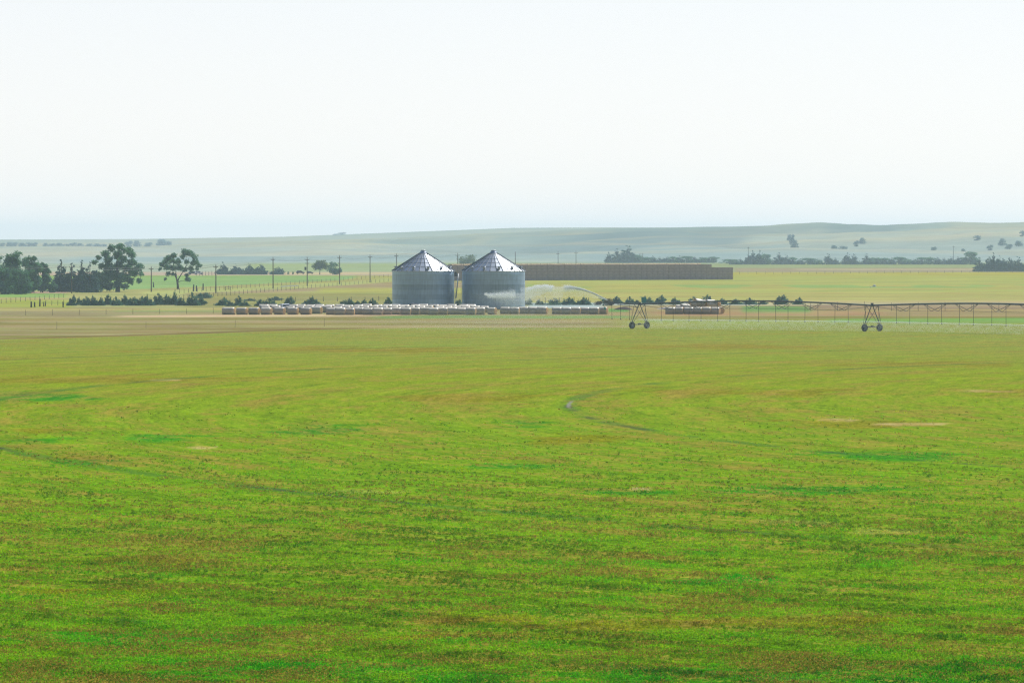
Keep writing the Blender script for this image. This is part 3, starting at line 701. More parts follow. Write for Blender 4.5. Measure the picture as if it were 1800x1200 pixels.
for i, (u, y, w, h) in enumerate(SK):
    bt(u, 0, -h, w * 1.3, 'faint blue tree on the left skyline, %s from the left' % ordw(i + 1), 'hazed', 'faint trees on the left skyline', y=y)
bt(601, 0, -4.5, 18, 'very faint pale tree clump on the skyline left of the bins', 'hazed', None, y=8300)
bt(590, 0, -2.2, 14, 'faint low end of the pale skyline clump, left of the clump', 'hazed', None, y=8300)

# ------------------------------------------------------------------ grain bins
def bin_wall_mat():
    m, t, N, L, P = nt('galvanised_wall')
    tc = N.new('ShaderNodeTexCoord'); sp = N.new('ShaderNodeSeparateXYZ'); L.new(tc.outputs['Object'], sp.inputs[0])
    def ma(op, a, b=None):
        n = N.new('ShaderNodeMath'); n.operation = op
        for i, q in enumerate((a, b)):
            if q is None: continue
            if isinstance(q, (int, float)): n.inputs[i].default_value = q
            else: L.new(q, n.inputs[i])
        return n.outputs[0]
    ring = ma('FLOOR', ma('DIVIDE', sp.outputs[2], 1.075))
    ang = ma('ARCTAN2', sp.outputs[1], sp.outputs[0])
    pan = ma('FLOOR', ma('ADD', ma('MULTIPLY', ang, 2.4), ma('MULTIPLY', ring, 0.5)))
    cb = N.new('ShaderNodeCombineXYZ'); L.new(ring, cb.inputs[0]); L.new(pan, cb.inputs[1]); oi = N.new('ShaderNodeObjectInfo'); L.new(oi.outputs['Random'], cb.inputs[2])
    wn_ = N.new('ShaderNodeTexWhiteNoise'); L.new(cb.outputs[0], wn_.inputs[0])
    cb2 = N.new('ShaderNodeCombineXYZ'); L.new(ring, cb2.inputs[0]); wn2 = N.new('ShaderNodeTexWhiteNoise'); L.new(cb2.outputs[0], wn2.inputs[0])
    no = N.new('ShaderNodeTexNoise'); no.inputs['Scale'].default_value = 1.2; no.inputs['Detail'].default_value = 5; L.new(tc.outputs['Object'], no.inputs['Vector'])
    v = ma('ADD', ma('ADD', ma('MULTIPLY', wn_.outputs[0], 0.07), ma('MULTIPLY', wn2.outputs[0], 0.20)), ma('MULTIPLY', no.outputs['Fac'], 0.10))
    # rain streaks run down the sheets, dark seams where they overlap
    cs = N.new('ShaderNodeCombineXYZ'); L.new(ma('MULTIPLY', ang, 14), cs.inputs[0]); L.new(ma('MULTIPLY', sp.outputs[2], 0.25), cs.inputs[1])
    ns = N.new('ShaderNodeTexNoise'); ns.inputs['Scale'].default_value = 1.5; ns.inputs['Detail'].default_value = 4; L.new(cs.outputs[0], ns.inputs['Vector'])
    v = ma('ADD', v, ma('MULTIPLY', ma('SUBTRACT', ns.outputs['Fac'], 0.5), 0.28))
    seam = ma('LESS_THAN', ma('FRACT', ma('DIVIDE', sp.outputs[2], 1.075)), 0.07)
    v = ma('SUBTRACT', v, ma('MULTIPLY', seam, 0.10))
    v = ma('ADD', v, 0.30)
    cc = N.new('ShaderNodeCombineColor'); L.new(ma('MULTIPLY', v, 0.80), cc.inputs[0]); L.new(ma('MULTIPLY', v, 1.06), cc.inputs[1]); L.new(ma('MULTIPLY', v, 1.28), cc.inputs[2])
    L.new(cc.outputs[0], P.inputs['Base Color']); P.inputs['Metallic'].default_value = 0.75; P.inputs['Roughness'].default_value = 0.48
    b = N.new('ShaderNodeBump'); b.inputs['Strength'].default_value = 0.6; b.inputs['Distance'].default_value = 0.02
    L.new(ma('SINE', ma('MULTIPLY', sp.outputs[2], 2 * math.pi / 0.27)), b.inputs['Height']); L.new(b.outputs[0], P.inputs['Normal'])
    return m
WALL = bin_wall_mat()
ROOF = mat('roof_sheet', (0.44, 0.48, 0.55), (0.37, 0.41, 0.47), 0.8, 0.36, 0.92)
RIB = mat('roof_rib', (0.10, 0.12, 0.16), (0.07, 0.08, 0.11), 1.0, 0.6, 0.5)
STEEL = mat('galvanised_steel', (0.42, 0.44, 0.47), (0.3, 0.32, 0.35), 2.0, 0.5, 0.7)
DARKM = mat('dark_metal', (0.05, 0.055, 0.065), (0.03, 0.03, 0.04), 2.0, 0.6, 0.3)
WHITEM = mat('white_metal', (0.62, 0.63, 0.64), (0.55, 0.56, 0.57), 2.0, 0.5)
def grain_bin(u, vb, ru, label):
    p = G(u, vb); s = F / p.y; R = ru / s; H = (vb - 476) / s; RH = 35.5 / s
    r = empty('grain_bin', p, 0, label, 'grain bin', 'steel grain bins')
    b = MB(); b.lathe([(R, -0.1), (R, H)], 96); b.lathe([(R - .05, H), (R - .05, -0.1)], 96); b.build('wall', WALL, r, True)
    b = MB(); b.lathe([(R + .07, -.05), (R + .07, .22)], 96, capt=False); b.build('base_ring', STEEL, r, True)
    # roof: flat facets between raised ribs
    n = 30; rc = 0.85
    b = MB(); ro = R + 0.12
    b.lathe([(ro, H - .02), (ro * .66 + rc * .34, H + RH * .88 * .34), (ro * .33 + rc * .67, H + RH * .88 * .67), (rc, H + RH * .88)], n)
    b.lathe([(ro + .02, H - .14), (ro + .02, H + .0)], n)
    roof = b.build('roof', ROOF, r)
    b = MB()
    for k in range(n):
        a = 2 * math.pi * k / n; c, s_ = math.cos(a), math.sin(a)
        b.tube([(ro * c, ro * s_, H + .02), (rc * c, rc * s_, H + RH * .88 + .02)], [.12, .07], 4)
    for t in (.22, .45, .68):
        q = ro * (1 - t) + rc * t; z = H + RH * .88 * t + .015
        pts = [(q * math.cos(2 * math.pi * k / n), q * math.sin(2 * math.pi * k / n), z) for k in range(n + 1)]; b.tube(pts, .04, 4)
    b.build('roof_rib', RIB, roof)
    b = MB(); b.lathe([(rc + .12, H + RH * .86), (rc * .62, H + RH * .985)], 24); b.build('roof_cap', ROOF, r, False)
    b = MB(); b.lathe([(rc * .66, H + RH * .975), (rc * .66, H + RH * 1.02), (rc * .5, H + RH * 1.03)], 20, capt=True); b.build('fill_lid', STEEL, r, True)
    for k in range(12):
        a = 2 * math.pi * (k + .37) / 12; q = R * .90; z = H + RH * .88 * .12
        b = MB(); b.box((q * math.cos(a), q * math.sin(a), z + .18), (.42, .5, .5), a); b.box((q * 1.012 * math.cos(a), q * 1.012 * math.sin(a), z + .49), (.66, .66, .16), a, taper=.7)
        b.build('roof_vent', STEEL, r)
    return r, p, R, H
b1, p1, R1, H1 = grain_bin(744, 543, 54.6, 'left steel grain bin with ribbed cone roof, behind the hay bales')
b2, p2, R2, H2 = grain_bin(867.5, 543, 55.4, 'right steel grain bin with ribbed cone roof, spray drifting in front')
# ladder and downspout on the right wall of the left bin, door and fan
def ladder(r, R, H, a):
    b = MB(); c, s = math.cos(a), math.sin(a)
    for o in (-.22, .22): b.tube([((R + .2) * c - o * s, (R + .2) * s + o * c, .5), ((R + .2) * c - o * s, (R + .2) * s + o * c, H + .3)], .035, 5)
    for k in range(int(H / .35)): b.tube([((R + .2) * c + .22 * s, (R + .2) * s - .22 * c, .6 + k * .35), ((R + .2) * c - .22 * s, (R + .2) * s + .22 * c, .6 + k * .35)], .018, 4)
    b.build('ladder', STEEL, r)
ladder(b1, R1, H1, math.radians(2)); ladder(b2, R2, H2, math.radians(182))
b = MB(); b.box((R1 + .32, .0, H1 - .75), (.55, .7, .9)); b.build('hatch_box', DARKM, b1)
b = MB(); b.tube([(R1 + .9, 1.5, H1 - .6), (R1 + .35, .6, 2.4)], .13, 8); b.build('unload_spout', STEEL, b1, True)
# aeration fan
pf = G(724, 544.6); r = empty('aeration_fan', pf, 0.3, 'dark blue aeration fan standing at the foot of the left grain bin', 'fan')
b = MB(); b.lathe([(.62, -.5), (.66, -.45), (.66, .45), (.5, .6)], 20, (0, 0, .85), 'y', capb=True, capt=True); b.build('fan_housing', mat('blue_paint', (0.03, 0.05, 0.12), None, 2, .5), r, True)
b = MB(); b.box((0, 0, .12), (1.3, 1.2, .24)); b.build('stand', STEEL, r)
b = MB(); b.box((1.0, .1, 1.15), (.7, .5, .75)); b.box((1.0, .1, .4), (.12, .12, .8)); b.build('control_box', mat('blue_grey_paint', (0.16, 0.2, 0.35), None, 2, .5), r)
b = MB(); b.tube([(0, .5, .85), (0, 1.6, .7)], .45, 10); b.build('duct', STEEL, r, True)

# ------------------------------------------------------------------ round bales
def wrap_mat():
    m, t, N, L, P = nt('net_wrapped_hay')
    tc = N.new('ShaderNodeTexCoord'); oi = N.new('ShaderNodeObjectInfo')
    mp = N.new('ShaderNodeVectorMath'); mp.operation = 'MULTIPLY'; mp.inputs[1].default_value = (9, 2, 2); L.new(tc.outputs['Object'], mp.inputs[0])
    no = N.new('ShaderNodeTexNoise'); no.inputs['Scale'].default_value = 2.0; no.inputs['Detail'].default_value = 4; L.new(mp.outputs[0], no.inputs['Vector'])
    r = N.new('ShaderNodeValToRGB'); r.color_ramp.elements[0].color = (0.30, 0.27, 0.20, 1); r.color_ramp.elements[1].color = (0.52, 0.47, 0.37, 1)
    r.color_ramp.elements[0].position = .3; r.color_ramp.elements[1].position = .7
    L.new(no.outputs['Fac'], r.inputs[0])
    h = N.new('ShaderNodeHueSaturation'); L.new(r.outputs[0], h.inputs['Color'])
    mr = N.new('ShaderNodeMapRange'); mr.inputs[3].default_value = .75; mr.inputs[4].default_value = 1.15; L.new(oi.outputs['Random'], mr.inputs[0]); L.new(mr.outputs[0], h.inputs['Value'])
    L.new(h.outputs[0], P.inputs['Base Color']); P.inputs['Roughness'].default_value = .6; P.inputs['Specular IOR Level'].default_value = .6; P.inputs['Coat Weight'].default_value = 1.0; P.inputs['Coat Roughness'].default_value = .52; P.inputs['Coat IOR'].default_value = 1.6; P.inputs['Sheen Weight'].default_value = .35; P.inputs['Sheen Roughness'].default_value = .3
    b = N.new('ShaderNodeBump'); b.inputs['Strength'].default_value = .5; b.inputs['Distance'].default_value = .05; L.new(no.outputs['Fac'], b.inputs['Height']); L.new(b.outputs[0], P.inputs['Normal'])
    return m
WRAP = wrap_mat()
STRAW = mat('straw_end', (0.62, 0.40, 0.17), (0.42, 0.26, 0.11), 6, .9, 0, .5, 20)
def bale_variant(seed):
    rnd = random.Random(seed); n = 22; Lh, R = 0.96, 0.76
    prof = [(.0, -Lh), (R * .55, -Lh * 1.005), (R * .94, -Lh * 1.0), (R * .995, -Lh * .975), (R, -Lh * .6), (R * 1.015, 0), (R, Lh * .6), (R * .995, Lh * .975), (R * .94, Lh * 1.0), (R * .55, Lh * 1.005), (.0, Lh)]
    V = []; Fc = []; M = []
    ph = [rnd.uniform(0, 6.28) for _ in range(4)]
    for r_, h_ in prof:
        for k in range(n):
            a = 2 * math.pi * k / n
            q = r_ * (1 + .02 * math.sin(2 * a + ph[0]) + .015 * math.sin(3 * a + ph[1] + h_ * 2) + rnd.uniform(-.012, .012))
            y_, z_ = q * math.cos(a), q * math.sin(a) + .71
            z_ = max(z_, 0.0) if z_ > -.2 else 0
            if z_ < .12: y_ *= 1.08
            z_ -= .05 * max(0, z_ - 1.2) * 2
            V.append((h_ + rnd.uniform(-.015, .015), y_, z_))
    for i in range(len(prof) - 1):
        for k in range(n):
            Fc.append((i * n + k, i * n + (k + 1) % n, (i + 1) * n + (k + 1) % n, (i + 1) * n + k)); M.append(1 if i < 2 or i > len(prof) - 4 else 0)
    me = bpy.data.meshes.new('round_bale'); me.from_pydata(V, [], Fc); me.materials.append(WRAP); me.materials.append(STRAW)
    me.polygons.foreach_set('material_index', M); me.polygons.foreach_set('use_smooth', [True] * len(Fc)); me.update(); return me
BV = [bale_variant(s) for s in range(6)]
brnd = random.Random(3)
def bale(u, v, label, group, yaw=-8, sc=1.0, lift=0.0, ln=1.0, roll=0):
    p = G(u, v); o = bpy.data.objects.new('round_bale', brnd.choice(BV)); C.objects.link(o)
    o.location = p + Vector((0, 0, lift)); o.rotation_euler = (0, math.radians(roll), math.radians(yaw)); o.scale = (sc * ln, sc, sc)
    tag(o, label, 'hay bale', group); return o
g1 = 'round bales standing apart at the left of the front row'
for i, (u, yw) in enumerate([(402, -12), (425.5, -20), (447, -20), (468.5, -18), (491.5, -20), (515, -18), (538, -20), (557, -24)]):
    bale(u, 552.8 if i < 7 else 551.2, 'round hay bale set apart at the front row\'s left, %s from the end' % ordw(i + 1), g1, yw, 1.0 if i else 1.04, ln=1.08 if i else 1.25)
g2 = 'round bales in the unbroken middle of the front row'
us = list(np.arange(582, 850, 16.35)); k = 0
for u in us:
    k += 1; bale(u + brnd.uniform(-.7, .7), 553 + brnd.uniform(-.4, .4), 'round hay bale in the front row\'s unbroken middle, %s from its left' % ordw(k), g2, brnd.uniform(-9, 4), brnd.uniform(.97, 1.04), ln=1.05)
bale(865, 552.6, 'round hay bale with a sunlit orange end beside the gap in the row', None, -24, 1.0, ln=.85)
g3 = 'round bales of the front row right of the gap'
k = 0
for u in list(np.arange(888, 962, 16.3)) + list(np.arange(979, 1058, 16.3)):
    k += 1; last = k in (5,)
    bale(u, 551.8 + brnd.uniform(-.4, .4), 'round bale in the front row right of the gap, %s from the gap' % ordw(k), g3, -18 if last else brnd.uniform(-10, 2), brnd.uniform(.97, 1.03), ln=1.05)
bale(1060, 552.0, 'rightmost round bale of the long front row, its orange end sunlit', None, -20, 1.0, ln=.95)
g4 = 'second row of round bales behind the front row'; k = 0
for u in list(np.arange(468, 490, 16.5)) + list(np.arange(512, 856, 16.2)):
    k += 1; bale(u + brnd.uniform(-2, 2), 549.6 + brnd.uniform(-.3, .3), 'half-hidden round hay bale in the second row, %s from the left' % ordw(k), g4, brnd.uniform(-10, 6), brnd.uniform(.95, 1.03), ln=1.0)
g5 = 'third row of round bales behind the others'; k = 0
for u in np.arange(464, 836, 16.6):
    k += 1; bale(u + brnd.uniform(-2, 2), 546.6 + brnd.uniform(-.3, .3), 'pale-topped round bale in the hindmost row, %s from the left' % ordw(k), g5, brnd.uniform(-8, 8), brnd.uniform(.95, 1.04), ln=1.04)
g6 = 'round bales of the separate pile under the irrigation span'
for i, u in enumerate([1178, 1193, 1210.5, 1226, 1242, 1258]):
    bale(u, 552, 'round bale at the foot of the separate pile, %s from the left' % ordw(i + 1), g6, -6 if i in (0, 2) else -14, 1.0, ln=[1, .98, 1, 1.02, .95, .9][i])
bale(1265.5, 551.6, 'dark-ended round bale closing the right end of the separate pile', None, -70, .98, ln=.8)
for i, (u, v, lf, yw) in enumerate([(1204, 549, .35, 10), (1219, 548.5, .9, 25), (1233, 548.5, 1.1, -15), (1248, 548.5, 1.2, 20), (1258, 549, .95, -35), (1226, 547, 1.2, 40), (1240, 546.5, 1.0, -50), (1196, 549, .15, -8), (1212, 548, .5, 15)]):
    bale(u, v, 'round bale heaped on top of the separate pile, %s from the left' % ordw([2, 4, 6, 8, 9, 5, 7, 1, 3][i]), 'bales heaped on the separate pile', yw, 1.0, lf, roll=brnd.uniform(-12, 12))

# ------------------------------------------------------------------ big square bale stack
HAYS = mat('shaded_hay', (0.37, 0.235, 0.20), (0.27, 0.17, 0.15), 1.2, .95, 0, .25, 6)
def sq_variant(seed):
    rnd = random.Random(seed); b = MB(); L_, W_, H_ = 2.36, 1.2, 1.2
    b.box((0, 0, H_ / 2), (L_, W_, H_ - .05)); me = bpy.data.meshes.new('square_bale')
    import bmesh
    me.from_pydata(b.v, [], b.f); bm = bmesh.new(); bm.from_mesh(me)
    bmesh.ops.bevel(bm, geom=bm.edges[:], offset=.05, segments=2, affect='EDGES')
    for v in bm.verts: v.co += Vector((rnd.uniform(-1, 1), rnd.uniform(-1, 1), rnd.uniform(-1, 1))) * .03
    bm.to_mesh(me); bm.free(); me.materials.append(HAYS); return me
SQ = [sq_variant(k) for k in range(5)]
sa = Vector((D(793, 1722).x, 1722, 0)); sb = Vector((D(1292, 1778).x, 1778, 0)); sdv = (sb - sa); sl = sdv.length; sdv.normalize(); sang = math.atan2(sdv.y, sdv.x)
nb_ = int(sl / 2.4)
LN = ['bottom layer', 'second layer up', 'third layer up', 'fourth layer up', 'top layer']
for j in range(nb_):
    left = nb_ - j
    u_ = 900 + F * (sa + sdv * (j + .5) * 2.4).x / (sa + sdv * (j + .5) * 2.4).y
    if 815 < u_ < 915: continue
    top = 5 if left > 4 else (4 if left > 1 else 4)
    if left <= 2: top = 4
    for l in range(top):
        q = sa + sdv * ((j + .5) * 2.4) + Vector((-sdv.y, sdv.x, 0)) * brnd.uniform(-.06, .06)
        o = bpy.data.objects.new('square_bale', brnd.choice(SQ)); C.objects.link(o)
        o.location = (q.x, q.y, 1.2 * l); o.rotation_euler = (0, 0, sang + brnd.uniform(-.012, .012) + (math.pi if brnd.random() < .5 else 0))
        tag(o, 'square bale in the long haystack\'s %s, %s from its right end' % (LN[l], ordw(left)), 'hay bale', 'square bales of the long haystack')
b = MB(); q = (sa + sb) / 2 + Vector((-sdv.y, sdv.x, 0)) * 3.2
for j in range(nb_ - 5):
    for r_ in range(2):
        c_ = sa + sdv * ((j + .5) * 2.4) + Vector((-sdv.y, sdv.x, 0)) * (1.26 + 1.25 * r_)
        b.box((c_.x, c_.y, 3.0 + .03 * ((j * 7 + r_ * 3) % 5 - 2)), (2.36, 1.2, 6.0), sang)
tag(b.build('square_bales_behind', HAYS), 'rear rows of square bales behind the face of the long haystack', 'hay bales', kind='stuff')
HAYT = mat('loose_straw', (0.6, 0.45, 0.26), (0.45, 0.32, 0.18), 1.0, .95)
b = MB(); rn = random.Random(8)
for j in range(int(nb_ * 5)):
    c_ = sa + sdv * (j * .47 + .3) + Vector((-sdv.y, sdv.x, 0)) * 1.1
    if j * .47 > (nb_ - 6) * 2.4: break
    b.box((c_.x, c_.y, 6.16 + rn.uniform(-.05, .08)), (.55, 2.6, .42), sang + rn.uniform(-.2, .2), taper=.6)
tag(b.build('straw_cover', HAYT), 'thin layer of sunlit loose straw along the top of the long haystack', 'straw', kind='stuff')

# ------------------------------------------------------------------ center pivot
GALV = mat('span_steel', (0.09, 0.10, 0.13), (0.05, 0.055, 0.075), 1.5, .55, .3)
TYRE = mat('tyre_rubber', (0.035, 0.037, 0.045), (0.022, 0.022, 0.028), 4, .8)
RIM = mat('rim_paint', (0.2, 0.22, 0.26), None, 3, .5, .3)
HOSE = mat('drop_hose_rubber', (0.04, 0.04, 0.05), None, 3, .7)
TEAL = mat('teal_paint', (0.06, 0.30, 0.36), (0.05, 0.24, 0.3), 2, .5)
T1 = G(1124, 577.5); T1 = Vector((T1.x, T1.y, 0))
T2 = Vector(((1533 - 900) / F * 729, 729, 0)); T2.z = Tz(T2.x, T2.y)
T1.z = Tz(T1.x, T1.y)
dv = (T2 - T1); dv.z = 0; SPAN = dv.length; dv.normalize()
T3 = T2 + dv * SPAN; T3.z = Tz(T3.x, T3.y)
tv = Vector((-dv.y, dv.x, 0))        # direction of travel
if tv.x < 0: tv = -tv
PH = 4.15
root = empty('pivot_irrigator', T1, 0, 'long wheeled centre-pivot irrigation boom spraying the field in front of the bales', 'irrigator')
def W(P): return Vector(P) - T1
def tower(P, box=False):
    t = empty('tower', W(P)); t.parent = root
    top = Vector((0, 0, PH)); legs = MB()
    for sg in (-1, 1):
        foot = tv * sg * 1.9 + Vector((0, 0, .72))
        legs.tube([top + dv * .12 * sg, foot], [.075, .075], 6)
        legs.tube([top + dv * 1.3 + Vector((0, 0, -.05)), foot + dv * .2], .035, 5)
        legs.tube([top - dv * 1.3 + Vector((0, 0, -.05)), foot - dv * .2], .035, 5)
    legs.tube([tv * .75 + Vector((0, 0, 2.75)) - tv * 1.35, tv * .6 + Vector((0, 0, 2.75))], .03, 5)
    legs.build('leg_frame', GALV, t)
    b = MB(); b.tube([tv * -1.9 + Vector((0, 0, .72)), tv * 1.9 + Vector((0, 0, .72))], .085, 6); b.build('base_beam', GALV, t)
    b = MB(); b.box((0, 0, .78), (.4, .3, .3), math.atan2(tv.y, tv.x)); b.build('drive_motor', GALV, t)
    b = MB(); b.box((top.x, top.y, PH + .1), (.35, .35, .55), .3); b.build('pipe_joint', GALV, t)
    for sg in (-1, 1):
        b = MB(); R_ = .575
        b.lathe([(R_ * .55, -.16), (R_ * .93, -.18), (R_, -.11), (R_, .11), (R_ * .93, .18), (R_ * .55, .16)], 28, axis='y', m=0)
        for k in range(22):
            a = 2 * math.pi * k / 22; b.tube([(R_ * 1.01 * math.cos(a), -.15, R_ * 1.01 * math.sin(a)), (R_ * 1.01 * math.cos(a + .12), 0, R_ * 1.01 * math.sin(a + .12)), (R_ * 1.01 * math.cos(a), .15, R_ * 1.01 * math.sin(a))], .03, 4)
        b.lathe([(0.02, -.07), (R_ * .5, -.1), (R_ * .57, -.15)], 24, axis='y', m=1); b.lathe([(R_ * .57, .15), (R_ * .5, .06), (0.02, .04)], 24, axis='y', m=1)
        b.tube([(0, -.2, 0), (0, .2, 0)], .1, 8, m=1)
        o = b.build('wheel', [TYRE, RIM], t, True); o.location = tv * sg * 1.68 + Vector((0, 0, .585)); o.rotation_euler = (0, 0, math.atan2(tv.y, tv.x))
    if box:
        b = MB(); b.box((.72, 0, PH + .72), (.78, .4, .85), 0); b.box((.62, 0, PH + 1.18), (1.15, .5, .06), 0); b.tube([(.7, 0, PH + .1), (.7, 0, PH + .4)], .05, 6)
        b.build('control_box', TEAL, t)
        b = MB(); b.tube([(.95, 0, PH + 1.2), (.95, 0, PH + 1.42)], [.1, .07], 8); b.build('beacon', DARKM, t)
    return t
tower(T1, True); tower(T2); tower(T3)
def pz(t): return PH + 0.62 * math.sin(math.pi * t)
for (Pa, Pb) in ((T1, T2), (T2, T3)):
    b = MB(); b.tube([W(Pa.lerp(Pb, i / 20)) + Vector((0, 0, pz(i / 20))) for i in range(21)], .13, 8)
    sp = b.build('span_pipe', GALV, root, True)
    b = MB(); st = 7; prev = None
    for k in range(1, st + 1):
        t = k / (st + 1); c = W(Pa.lerp(Pb, t)) + Vector((0, 0, pz(t))); low = 1.25 * (1 - (2 * t - 1) ** 2 * .25)
        lo = [c + tv * q * .75 + Vector((0, 0, -low)) for q in (-1, 1)]
        dl = dv * SPAN / (st + 1) * .38
        for q in range(2):
            b.tube([c - dl, lo[q]], .038, 4); b.tube([c + dl, lo[q]], .038, 4)
            if prev: b.tube([prev[q], lo[q]], .014, 4)
            else: b.tube([W(Pa) + Vector((0, 0, PH - .1)), lo[q]], .014, 4)
            if k == st: b.tube([lo[q], W(Pb) + Vector((0, 0, PH - .1))], .014, 4)
        b.tube(lo, .02, 4); prev = lo
    b.build('truss', GALV, root)
    for k in range(16):
        t = (k + .5) / 16; c = W(Pa.lerp(Pb, t)) + Vector((0, 0, pz(t))); gz = W(Pa.lerp(Pb, t)).z
        off = tv * (.25 if k % 2 else -.25)
        bot = W(Pa.lerp(Pb, t)) + off + Vector((brnd.uniform(-.06, .06), 0, 1.45))
        b = MB(); b.tube([c, c + off * .6 + Vector((0, 0, .12)), c + off + Vector((0, 0, -.1)), bot], .032, 5)
        b.lathe([(.03, .1), (.10, .0), (.12, -.06), (.04, -.1)], 8, bot); o = b.build('drop_hose', HOSE, root)
# overhang past the last tower with the end gun
OE = T1 - dv * 9.3
b = MB(); b.tube([W(T1) + Vector((0, 0, PH)), W(OE) + Vector((0, 0, PH + .12))], [.10, .08], 8); b.build('overhang_pipe', GALV, root, True)
b = MB(); b.tube([W(T1) + Vector((0, 0, PH + .5)), W(T1.lerp(OE, .5)) + Vector((0, 0, PH + .12)), W(OE) + Vector((0, 0, PH + .2))], .05, 4)
b.tube([W(T1) + Vector((0, 0, PH - .55)), W(T1.lerp(OE, .6)) + Vector((0, 0, PH - .1))], .05, 4); b.build('overhang_brace', GALV, root)
for t in (.18, .42, .66):
    c = W(T1.lerp(OE, t + .1)) + Vector((0, 0, PH)); b = MB(); b.tube([c, c + Vector((.05, 0, -2.6))], .032, 5); b.lathe([(.03, .1), (.1, 0), (.04, -.1)], 8, c + Vector((.05, 0, -2.6))); b.build('drop_hose', HOSE, root)
ge = W(OE) + Vector((0, 0, PH + .12))
b = MB(); b.tube([ge, ge + Vector((0, 0, .5))], .07, 8); b.tube([ge + Vector((0, 0, .5)), ge + Vector((-.8, 0, .82))], [.08, .045], 8); b.box(ge + Vector((.15, 0, .6)), (.3, .2, .25)); b.build('end_gun', TEAL, root, True)
b = MB(); b.tube([ge + Vector((0, 0, -.02)), ge + Vector((.25, 0, -.9))], .05, 6); b.box(ge + Vector((.3, 0, -.95)), (.35, .3, .35)); b.build('booster_pump', TEAL, root)

# ------------------------------------------------------------------ water
def water_mat():
    m, t, N, L, P = nt('water_drops'); N.remove(P); out = N['Material Output']
    d = N.new('ShaderNodeBsdfDiffuse'); tr = N.new('ShaderNodeBsdfTranslucent'); mx = N.new('ShaderNodeMixShader'); mx.inputs[0].default_value = .6
    d.inputs[0].default_value = (.9, .93, .95, 1); tr.inputs[0].default_value = (.9, .93, .95, 1)
    L.new(d.outputs[0], mx.inputs[1]); L.new(tr.outputs[0], mx.inputs[2]); L.new(mx.outputs[0], out.inputs[0]); return m
WATER = water_mat()
def drops(name, P, S, label, cat, kind=None):
    rg = np.random.default_rng(len(P)); n = len(P)
    t = np.array([[1, 1, 1], [1, -1, -1], [-1, 1, -1], [-1, -1, 1]], float) * .6
    V = (P[:, None, :] + t[None] * np.asarray(S)[:, None, None]).reshape(-1, 3)
    base = (np.arange(n) * 4)[:, None, None]; Fq = (base + np.array([[0, 1, 2], [0, 3, 1], [0, 2, 3], [1, 3, 2]])[None]).reshape(-1, 3)
    o = np_mesh(name, V, Fq, WATER); return tag(o, label, cat, kind=kind)
def jet():
    rg = np.random.default_rng(2); gun = np.array(ge + T1) + np.array([-.8, 0, .85])
    y0 = gun[1]; s = F / y0
    def path(u, v): return np.stack([(u - 900) / F * y0, np.full_like(u, y0), CH - (v - HZ) / F * y0], -1)
    P = []; S = []
    # first stretch: solid stream, then breaking up
    n = 9000; t = rg.random(n); u = 1067 - t * 76; v = 527.5 - 24.6 * (1 - (1 - t) ** 1.75)
    p = path(u, v); sp = .045 + .15 * t ** 3
    p += rg.normal(size=(n, 3)) * sp[:, None]; p[:, 2] -= np.abs(rg.normal(size=n)) * .5 * t ** 4
    P.append(p); S.append(.026 + .010 * rg.random(n))
    # mist falling under it
    n = 7000; t = rg.random(n) ** .6; u = 1067 - t * 95; v = 527.5 - 24.6 * (1 - (1 - np.minimum(t, 1)) ** 1.75)
    p = path(u, v); p[:, 2] -= rg.random(n) ** 1.4 * 2.2 * t; p[:, 1] += rg.normal(size=n) * .8; P.append(p); S.append(np.full(n, .016))
    # second burst
    n = 9000; t = rg.random(n); u = 972 - t * 48; v = 503 - 3 * np.sin(t * 2.2) + 8 * t ** 2.2 + np.sin(t * 19) * .5
    p = path(u, v); p += rg.normal(size=(n, 3)) * np.array([.15, .5, .10]); p[:, 2] -= rg.random(n) ** 2.2 * (.8 + 1.6 * t); P.append(p); S.append(.02 + .012 * rg.random(n))
    n = 14000; t = rg.random(n); u = 990 - t * 75; v = 505 + 24 * rg.random(n) ** 1.2; p = path(u, v); p[:, 1] += rg.normal(size=n) * 1.5; P.append(p); S.append(np.full(n, .014))
    # third burst in front of the right bin
    n = 7000; t = rg.random(n) ** .8; a = rg.normal(size=n); u = 851 + t * 55; v = 517 + a * (1.0 + 3.2 * t) - 2.5 * t + rg.random(n) * 6 * (t > .1)
    p = path(u, v); p[:, 1] += rg.normal(size=n) * .5; P.append(p); S.append(.018 + .01 * rg.random(n))
    n = 15000; t = rg.random(n); u = 905 + rg.normal(size=n) * 30; v = 514 + 3 * rg.random(n) + np.abs(rg.normal(size=n)) * 13; p = path(u, v); p[:, 1] += rg.normal(size=n) * 2; P.append(p); S.append(np.full(n, .017))
    drops('water_jet', np.concatenate(P), np.concatenate(S), 'white jet of water thrown left from the end gun in broken bursts', 'water jet')
    # drifting mist over the bales and the strip
    n = 26000; u = 900 + rg.normal(size=n) * 120; v = 545 + 36 * rg.random(n) ** .8; y = y0 - rg.random(n) * 60; p = np.stack([(u - 900) / F * y, y, CH - (v - HZ) / F * y], -1); p = p[p[:, 2] > .05]
    drops('mist', p, np.full(len(p), .014), 'thin water mist drifting over the bales and the dry strip', 'mist', 'stuff')
jet()
